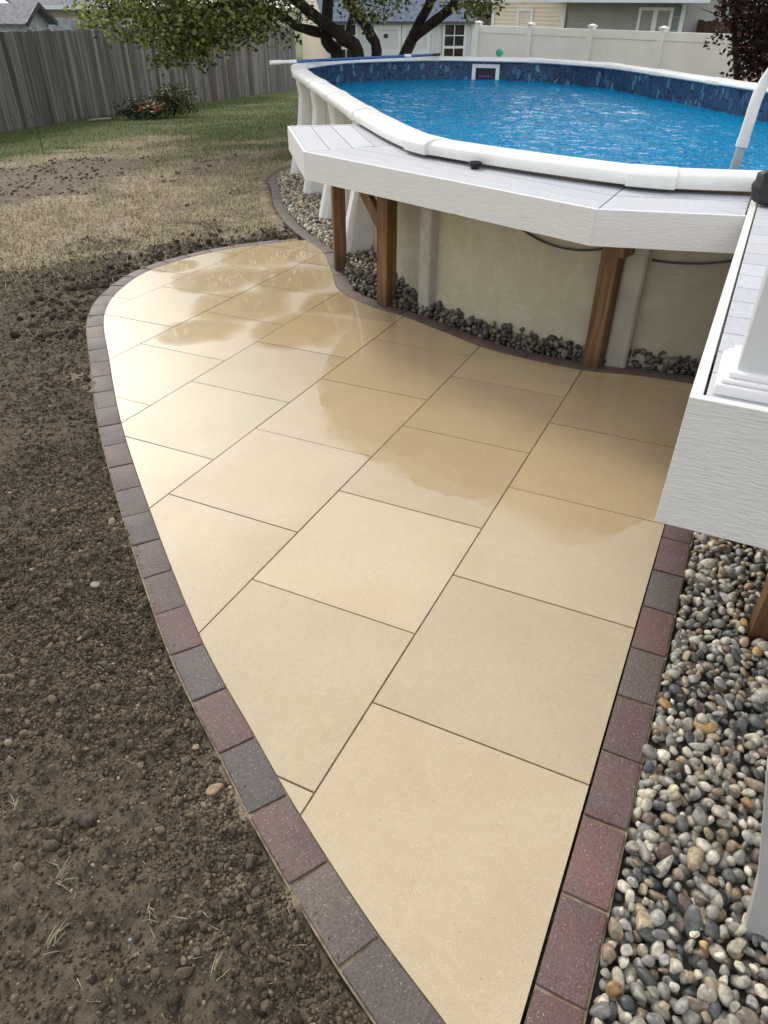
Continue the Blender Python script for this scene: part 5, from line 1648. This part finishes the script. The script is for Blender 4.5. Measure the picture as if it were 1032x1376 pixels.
for (px, py, n_, sp) in [(1020, 20, 800, (.34, .3, .26)), (1030, 60, 650, (.26, .3, .22)), (1022, 92, 330, (.20, .2, .16)), (1012, 40, 240, (.10, .2, .22)), (1008, 80, 150, (.08, .2, .12)), (990, 6, 220, (.12, .3, .09)), (988, 34, 40, (.04, .1, .10)), (1060, 60, 800, (.4, .4, .5)), (1062, -40, 1400, (.42, .5, .5)), (1015, -90, 1200, (.5, .6, .38)), (1020, -160, 1500, (.6, .7, .6))]:
    cluster(XYZ(px, py, 14.0), n_, sp)
V, F, C = leaves(np.vstack(cl), 0.02, 0.085, MAROON)
fast_mesh('crown', V - np.array(ptree.location), F, MAT['leaf'], ptree, False, C)

# trees far behind the houses
DARKG = np.array([(0.02, 0.032, 0.014), (0.035, 0.05, 0.02), (0.055, 0.075, 0.028), (0.012, 0.02, 0.01)])
for i, (px, D, h, w, lab) in enumerate([(140, 42, 6.5, 3.6, 'dark green tree rising behind the pale fence at the upper left'), (230, 46, 8.0, 4.0, 'bushy tree far behind the drooping bough'), (330, 48, 7.5, 3.6, 'bushy tree far behind the left fence, left of the shed'), (645, 40, 7.0, 2.6, 'dark tree between the garden shed and the cream house'), (1000, 48, 8.0, 4.0, 'tall tree far behind the maroon tree')]):
    q = atD(px, 10, D)[:2]; z0 = float(zg(*q)) - .2
    tr = thing('background_tree', lab, 'tree', (q[0], q[1], z0), 'trees far behind the houses')
    tm = MB(); limb(tm, [(q[0], q[1], z0), (q[0] + .1, q[1], z0 + h * .4), (q[0] - .1, q[1] + .1, z0 + h * .85)], .22, .05, 7)
    tm.build('trunk', MAT['bark'], tr, True)
    cl = []
    for _ in range(70):
        a = rng.uniform(0, 2 * math.pi); hh = rng.uniform(0.12, 1); rr_ = w * math.sqrt(rng.random()) * (1.05 - .6 * hh)
        cluster((q[0] + rr_ * math.cos(a), q[1] + rr_ * math.sin(a), z0 + .6 + (h - .6) * hh), 55, (.5, .5, .35))
    V, F, C = leaves(np.vstack(cl), .05, .26, DARKG)
    fast_mesh('crown', V - np.array(tr.location), F, MAT['leaf'], tr, False, C)

# yellow-green shrub peeping over the left fence
YD = float(np.linalg.norm(onplane(131, 60, P3, N3)[:2] - CC[:2])) + 1.2
q = atD(131, 30, YD)[:2]; z0 = float(zg(*q))
ys_ = thing('tall_shrub', 'yellow-green shrub peeping over the dark left fence', 'shrub', (q[0], q[1], z0))
tm = MB(); limb(tm, [(q[0], q[1], z0), (q[0], q[1], z0 + 1.2)], .05, .02, 6); tm.build('trunk', MAT['bark'], ys_, True)
cl = []; c0 = XYZ(131, 36, YD)
cluster(c0, 500, (.22, .22, .22)); cluster((c0[0], c0[1], z0 + .8), 300, (.3, .3, .4))
V, F, C = leaves(np.vstack(cl), .02, .12, np.array([(0.20, 0.24, 0.05), (0.28, 0.30, 0.10), (0.14, 0.17, 0.05)]))
fast_mesh('crown', V - np.array(ys_.location), F, MAT['leaf'], ys_, False, C)

# shrub and flowers at the foot of the fence
def bush(px, py, label, blobs, cols, leaf, name='shrub', cat='shrub'):
    g_ = G(px, py)
    b_ = thing(name, label, cat, (g_[0], g_[1], float(ground_z(g_[0], g_[1]))))
    tm = MB()
    for _ in range(7):
        a = rng.uniform(0, 6.28); e_ = rng.uniform(.1, .3)
        limb(tm, [(g_[0], g_[1], b_.location[2]), (g_[0] + e_ * .4 * math.cos(a), g_[1] + e_ * .4 * math.sin(a), b_.location[2] + .2), (g_[0] + e_ * math.cos(a), g_[1] + e_ * math.sin(a), b_.location[2] + .42)], .012, .004, 5)
    tm.build('stems', MAT['bark'], b_, True)
    cl.clear()
    for (dx, dy, dz, n_, sp) in blobs:
        cluster((g_[0] + dx, g_[1] + dy, b_.location[2] + dz), n_, sp)
    pts = np.vstack(cl); pts[:, 2] = np.maximum(pts[:, 2], b_.location[2] + .02)
    V, F, C = leaves(pts, .01, leaf, cols)
    fast_mesh('foliage', V - np.array(b_.location), F, MAT['leaf'], b_, False, C)
    return b_, g_
SHR = np.array([(0.035, 0.05, 0.016), (0.06, 0.075, 0.022), (0.10, 0.105, 0.03), (0.15, 0.13, 0.04), (0.02, 0.028, 0.012)])
bush(234, 157, 'round green shrub at the foot of the dark fence', [(0, 0, .28, 700, (.22, .22, .13)), (-.12, -.1, .38, 300, (.14, .14, .10)), (.22, .15, .30, 350, (.16, .16, .12)), (-.2, -.15, .22, 300, (.14, .14, .1)), (0.05, 0.05, .52, 120, (.13, .13, .06))], SHR, .06)
fp, fg = bush(208, 160, 'flowering plant with red and cream blossoms beside the round shrub', [(0, 0, .14, 420, (.16, .17, .07)), (-.15, -.12, .16, 200, (.14, .14, .08)), (.02, .0, .24, 140, (.14, .15, .05))], np.array([(0.05, 0.08, 0.02), (0.08, 0.12, 0.03), (0.12, 0.16, 0.05), (0.03, 0.05, 0.016)]), .055, 'flowering_plant', 'flower')
def petal_mesh(col, name):
    bm = bmesh.new()
    for k_ in range(6):
        a = k_ * math.pi / 3
        c = bm.verts.new((0, 0, 0)); v1 = bm.verts.new((.5 * math.cos(a - .5), .5 * math.sin(a - .5), .18)); v2 = bm.verts.new((math.cos(a), math.sin(a), .12)); v3 = bm.verts.new((.5 * math.cos(a + .5), .5 * math.sin(a + .5), .18))
        bm.faces.new((c, v1, v2, v3))
    me = bpy.data.meshes.new('blossom'); bm.to_mesh(me); bm.free(); me.materials.append(mat_plain(name, col, 0.6, 0.1, 30)); return me
pm = [petal_mesh((0.50, 0.07, 0.03), 'petal_red'), petal_mesh((0.62, 0.24, 0.14), 'petal_coral'), petal_mesh((0.66, 0.58, 0.36), 'petal_cream')]
for i in range(46):
    a = rng.uniform(0, 6.28); r_ = 0.27 * math.sqrt(rng.random())
    x_ = fg[0] + r_ * math.cos(a) + .02; y_ = fg[1] + r_ * math.sin(a) - .06; z_ = fp.location[2] + .17 + .14 * rng.random() + .04 * (r_ < .15)
    M = Matrix.Translation((x_, y_, z_)) @ Matrix.Rotation(rng.uniform(-.6, .9), 4, 'Y') @ Matrix.Rotation(rng.uniform(-.3, .9), 4, 'X') @ Matrix.Scale(rng.uniform(.034, .054), 4)
    piece('blossom', pm[rng.choice(3, p=[.45, .33, .22])], fp, M)
bush(188, 160, 'low dark green plant left of the flowers against the fence', [(0, 0, .20, 420, (.18, .22, .12)), (-.1, -.2, .15, 250, (.15, .16, .09))], np.array([(0.018, 0.028, 0.012), (0.035, 0.05, 0.02), (0.055, 0.07, 0.03)]), .06, 'low_plant', 'plant')

# pale stones in the grass by the fence
for (px, py, sx_, ang, lab) in ((136, 163, .30, 1.1, 'pale flat stone in the grass at the foot of the fence, left one'), (173, 160.5, .34, 1.5, 'pale flat stone in the grass next to the flowering plant')):
    g_ = G(px, py)
    v = lump(I2[0], 1, .15, 3)[0] * np.array([sx_, .08, .035])
    o = mesh_obj('edging_stone', v, [tuple(int(q) for q in f) for f in I2[1]], MAT['stone'], None, True)
    o.location = (g_[0], g_[1], float(ground_z(g_[0], g_[1])) + .02); o.rotation_euler = (0, 0, ang)
    tag(o, lab, 'stone')
# thin wire stake in the lawn
g_ = G(58, 206); gz_ = float(ground_z(g_[0], g_[1]))
o = MB().tube([(g_[0], g_[1], gz_ - .05), (g_[0] + .01, g_[1], gz_ + .35), (g_[0] - .03, g_[1] - .01, gz_ + .50), (g_[0] - .07, g_[1] - .02, gz_ + .47)], .006, 5).build('wire_stake', MAT['wire'], None)
tag(o, 'thin dark wire stake standing in the grass near the left fence', 'stake')

# ================================================================== SMALL GROUND DETAIL
# clods of earth
def clods(n, x0, x1, y0, y1, s0, s1, power, tpl):
    x = rng.uniform(x0, x1, n); y = rng.uniform(y0, y1, n)
    d = np.full(n, 9.0)
    for p in left_path[::5]:
        d = np.minimum(d, np.hypot(x - p[0], y - p[1]))
    q = np.column_stack([x, y, np.zeros(n)]) - CC
    q = q @ CM
    sx_ = 516 + FPX * q[:, 0] / -q[:, 2]; sy_ = 688 - FPX * q[:, 1] / -q[:, 2]
    ok = (q[:, 2] < 0) & (sx_ > -160) & (sx_ < 1100) & (sy_ < 1500) & ((zone_at(soilm, x, y) > .5) | ((zone_at(soilm, x + .2, y - .3) > .5) & (rng.random(n) < .3))) & ~inpoly(x, y, PATIO) & (d > 0.118) & ~inpoly(x, y, bo)
    dens = fbm(x, y, 3.5, 3) + .25 * np.clip(1 - d / .5, 0, 1)
    ok &= rng.random(n) < np.clip((dens - .22) * 2.4, 0.30, 1)
    x = x[ok]; y = y[ok]; m = len(x)
    s = s0 + (s1 - s0) * rng.random(m) ** power
    P = np.column_stack([x, y, ground_z(x, y) + s * .25])
    sz = s[:, None] * np.column_stack([rng.uniform(.9, 1.4, m), rng.uniform(.75, 1.1, m), rng.uniform(.6, .95, m)])
    v, f, k = scatter(tpl, P, sz, rand_rot(m), .42, 3)
    c = np.array([(0.135, 0.104, 0.070)]) * rng.uniform(.30, 1.55, (m, 1)) * (0.62 + 0.6 * fbm(x, y, 1.6, 3))[:, None]; c[rng.random(m) < .02] *= 2.3
    return v, f, np.repeat(c, k, 0)
parts = [clods(190000, -2.6, .2, -1.0, 1.2, .0018, .0065, 2.4, I1), clods(90000, -5.2, -.9, -.3, 4.4, .003, .010, 2.6, I1), clods(5500, -2.4, 0, -1.0, 1.0, .006, .013, 2.2, I2), clods(500, -3.2, 0, -1.0, 2.0, .010, .019, 2.4, I2), clods(2600, -5.2, -2.0, .6, 4.7, .006, .016, 2.8, I2)]
nfar = 12000
xf = rng.uniform(-11, -5, nfar); yf = rng.uniform(2.5, 8.5, nfar); okf = (zone_at(soilm, xf, yf) > .45) & (rng.random(nfar) < fbm(xf, yf, 2.5, 3) * 1.2 - .2)
xf = xf[okf]; yf = yf[okf]; sf = .006 + .022 * rng.random(len(xf)) ** 3
v, f, k = scatter(I1, np.column_stack([xf, yf, ground_z(xf, yf) + sf * .15]), sf[:, None] * np.column_stack([rng.uniform(.9, 1.5, len(xf)), rng.uniform(.8, 1.2, len(xf)), rng.uniform(.4, .7, len(xf))]), flat_rot(len(xf), .4), .3, 3)
parts.append((v, f, np.repeat(np.array([(0.10, 0.075, 0.05)]) * rng.uniform(.45, 1.5, (len(xf), 1)), k, 0)))
# crumbs of soil spilt on the outer half of the border bricks
iq = rng.integers(0, len(left_path) - 1, 700)
dq_ = left_path[iq + 1] - left_path[iq]; dq_ /= np.linalg.norm(dq_, axis=1, keepdims=True)
oq = BW + 0.002 - np.abs(rng.normal(0, .012, 700))
pq = left_path[iq] + np.column_stack([-dq_[:, 1], dq_[:, 0]]) * oq[:, None]
kq = (fbm(pq[:, 0], pq[:, 1], 4, 3) > .5) & (oq > 0.012)
pq = pq[kq]; sq = .0010 + .0018 * rng.random(len(pq)) ** 2
v, f, k = scatter(I1, np.column_stack([pq, TILT * pq[:, 0] + sq * .5]), sq[:, None] * rng.uniform(.7, 1.3, (len(pq), 3)), rand_rot(len(pq)), .3, 2)
parts.append((v, f, np.repeat(np.array([(0.15, 0.12, 0.085)]) * rng.uniform(.6, 1.5, (len(pq), 1)), k, 0)))
# a ridge of broken earth along the far curve of the border
m_ = []
lx = left_path[int(len(left_path) * .62):]
for _ in range(700):
    p = lx[rng.integers(len(lx))]; i_ = min(len(left_path) - 2, int(np.argmin(np.linalg.norm(left_path - p, axis=1))))
    d = left_path[i_ + 1] - left_path[i_]; d /= np.linalg.norm(d)
    m_.append(p + np.array([-d[1], d[0]]) * (0.125 + abs(rng.normal(0, .20))) + rng.normal(size=2) * .02)
m_ = np.array(m_); s = .005 + .022 * rng.random(len(m_)) ** 3.2
v, f, k = scatter(I2, np.column_stack([m_, ground_z(m_[:, 0], m_[:, 1]) + s * .3]), s[:, None] * np.column_stack([rng.uniform(.9, 1.4, len(m_)), rng.uniform(.8, 1.1, len(m_)), rng.uniform(.6, .9, len(m_))]), rand_rot(len(m_)), .3, 2)
parts.append((v, f, np.repeat(np.array([(0.05, 0.038, 0.028)]) * rng.uniform(.6, 1.5, (len(m_), 1)), k, 0)))
o_ = 0; Vs = []; Fs = []; Cs = []
for v, f, c in parts:
    Vs.append(v); Fs.append(f + o_); Cs.append(c); o_ += len(v)
clod = fast_mesh('soil_clods', np.vstack(Vs), np.vstack(Fs), MAT['clod'], None, False, np.vstack(Cs), 'stuff')
tag(clod, 'loose dark soil clods strewn beside the curved brick border', 'soil')

# stones one can tell apart in the soil
for (px, py, s_, col, lab, ang) in ((286, 1060, (.024, .014, .012), 'tan_stone', 'smooth tan oval stone in the soil beside the brick border', 1.0), (118, 1090, (.030, .020, .014), 'clodm', 'largest lump of earth in the lower left soil', .4), (252, 1036, (.018, .015, .012), 'clodm', 'rounded earth lump just up-left of the tan oval stone', .2), (338, 1155, (.019, .014, .011), 'clodm', 'brown lump in the soil close to the charcoal brick', 2.0), (128, 788, (.016, .012, .010), 'stone', 'pale pebble lying alone in the left soil', .7), (172, 1255, (.005, .004, .004), 'blue', 'tiny blue chip on the lower left soil', .2)):
    g_ = G(px, py)
    if 'clodm' not in MAT:
        MAT['clodm'] = mat_plain('earth_lump', (0.075, 0.057, 0.04), .95, .3, 60, .8, 120)
        MAT['blue'] = mat_plain('blue_chip', (0.22, 0.28, 0.42), .4)
    v = lump(I3[0], 1, .12 if col != 'clodm' else .22, 2)[0] * np.array(s_)
    o = mesh_obj('stone' if col != 'clodm' else 'earth_lump', v, [tuple(int(q) for q in f) for f in I3[1]], MAT[col], None, True)
    o.location = (g_[0], g_[1], float(ground_z(g_[0], g_[1])) + s_[2] * .55); o.rotation_euler = (0, .1, ang)
    tag(o, lab, 'stone' if col != 'clodm' else 'earth')

# pulled-up straw tufts
def tuft(px, py, n_, ln, label, spread=0.5):
    g_ = G(px, py); z_ = float(ground_z(g_[0], g_[1])); t_ = MB(); a0 = random.uniform(0, 6.28)
    for i in range(n_):
        a = a0 + random.gauss(0, spread); L = ln * random.uniform(.5, 1.1); x_, y_ = g_[0] + random.gauss(0, .006), g_[1] + random.gauss(0, .006)
        b1 = a + random.uniform(-.5, .5)
        t_.tube([(x_, y_, z_ + .006), (x_ + L * .4 * math.cos(a), y_ + L * .4 * math.sin(a), z_ + random.uniform(.008, .022)), (x_ + L * (.4 * math.cos(a) + .5 * math.cos(b1)), y_ + L * (.4 * math.sin(a) + .5 * math.sin(b1)), z_ + random.uniform(.004, .014))], [.0012, .0011, .0005], 4)
    o = t_.build('straw_tuft', MAT['twig'], None)
    tag(o, label, 'straw')
tuft(75, 1175, 9, .055, 'bleached grass tuft lying on the lower left soil, upper one', 0.6)
tuft(62, 1268, 8, .065, 'forked dry stalk on the lower left soil, lower one')
tuft(18, 1082, 5, .04, 'curl of dry grass at the left edge of the soil')
tuft(205, 1230, 5, .04, 'few dry stems in the soil left of the brick border')
tuft(290, 1310, 4, .04, 'thin dry stems near the bottom of the soil')
tuft(130, 890, 4, .04, 'small wisp of straw in the middle of the left soil')

# loose straw bits, dead grass and lawn blades
def blades(n, x, y, L, W, lean, cols):
    m = len(x)
    z = ground_z(x, y)
    a = rng.uniform(0, 2 * math.pi, m); l = L * rng.uniform(.5, 1.3, m); t_ = np.clip(rng.normal(lean, .25, m), .05, 1.5)
    d = np.column_stack([np.cos(a) * np.sin(t_), np.sin(a) * np.sin(t_), np.cos(t_)])
    s = np.column_stack([-np.sin(a), np.cos(a), np.zeros(m)]) * (W * rng.uniform(.6, 1.3, m))[:, None]
    P = np.column_stack([x, y, z - .003])
    V = np.stack([P - s, P + s, P + d * l[:, None]], 1).reshape(-1, 3)
    C = np.repeat(cols[rng.integers(0, len(cols), m)] * rng.uniform(.7, 1.25, (m, 1)), 3, 0)
    return V, np.arange(3 * m).reshape(m, 3), C
STRAW = np.array([(0.58, 0.50, 0.36), (0.46, 0.38, 0.26), (0.66, 0.58, 0.43), (0.17, 0.15, 0.07), (0.22, 0.20, 0.10), (0.12, 0.09, 0.06)])
LAWN = np.array([(0.065, 0.115, 0.028), (0.095, 0.155, 0.04), (0.13, 0.18, 0.055), (0.18, 0.19, 0.08), (0.045, 0.075, 0.02)])
def sample(n, x0, x1, y0, y1, fn):
    # denser near the viewer
    x = rng.uniform(x0, x1, n); y = rng.uniform(y0, y1, n)
    ok = fn(x, y) & (rng.random(n) < np.clip(6.5 / np.hypot(x, y + 1.2), .15, 1) ** 1.3) & ~inpoly(x, y, bo) & (sdist(x, y) > 2.3) & ~inpoly(x, y, PATIO)
    d = np.full(n, 9.0)
    for p in np.vstack([left_path[::6], back_path[i_end::6]]):
        d = np.minimum(d, np.hypot(x - p[0], y - p[1]))
    ok &= d > .13
    return x[ok], y[ok]
x, y = sample(800000, -13.0, -3.0, 2.0, 13.5, lambda x, y: ((zone_at(soilm, x, y) < .5) | ((zone_at(soilm, x - .25, y + .35) < .5) & (rng.random(len(x)) < .35)) | ((zone_at(soilm, x - .5, y + .7) < .5) & (rng.random(len(x)) < .12))) & (zone_at(green, x, y) < .55) & (rng.random(len(x)) < .25 + fbm(x, y, 3, 3)))
V, F, C = blades(0, x, y, .055, .0030, 1.05, STRAW)
dead = fast_mesh('dead_grass', V, F, MAT['blade'], None, False, C, 'stuff'); tag(dead, 'flattened straw-coloured dead grass in the middle of the yard', 'grass')
print('fence', fA, fB, tops)
x, y = sample(620000, -14.5, -2.0, 4.0, 20, lambda x, y: (rng.random(len(x)) < zone_at(green, x, y) * 1.1) & (zone_at(soilm, x, y) < .5))
V, F, C = blades(0, x, y, .060, .0028, .65, LAWN)
lawn_ = fast_mesh('lawn_grass', V, F, MAT['blade'], None, False, C, 'stuff'); tag(lawn_, 'short green lawn grass in front of the dark fence', 'grass')
x, y = sample(26000, -5.8, .1, -1.0, 4.6, lambda x, y: (zone_at(soilm, x, y) > .5) & (rng.random(len(x)) < np.clip((y - .6) / 2.2, .22, 1)))
V, F, C = blades(0, x, y, .034, .0008, 1.35, STRAW)
bits = fast_mesh('straw_bits', V + np.array([0, 0, .006]), F, MAT['blade'], None, False, C, 'stuff'); tag(bits, 'scattered bits of straw on the bare soil', 'straw')
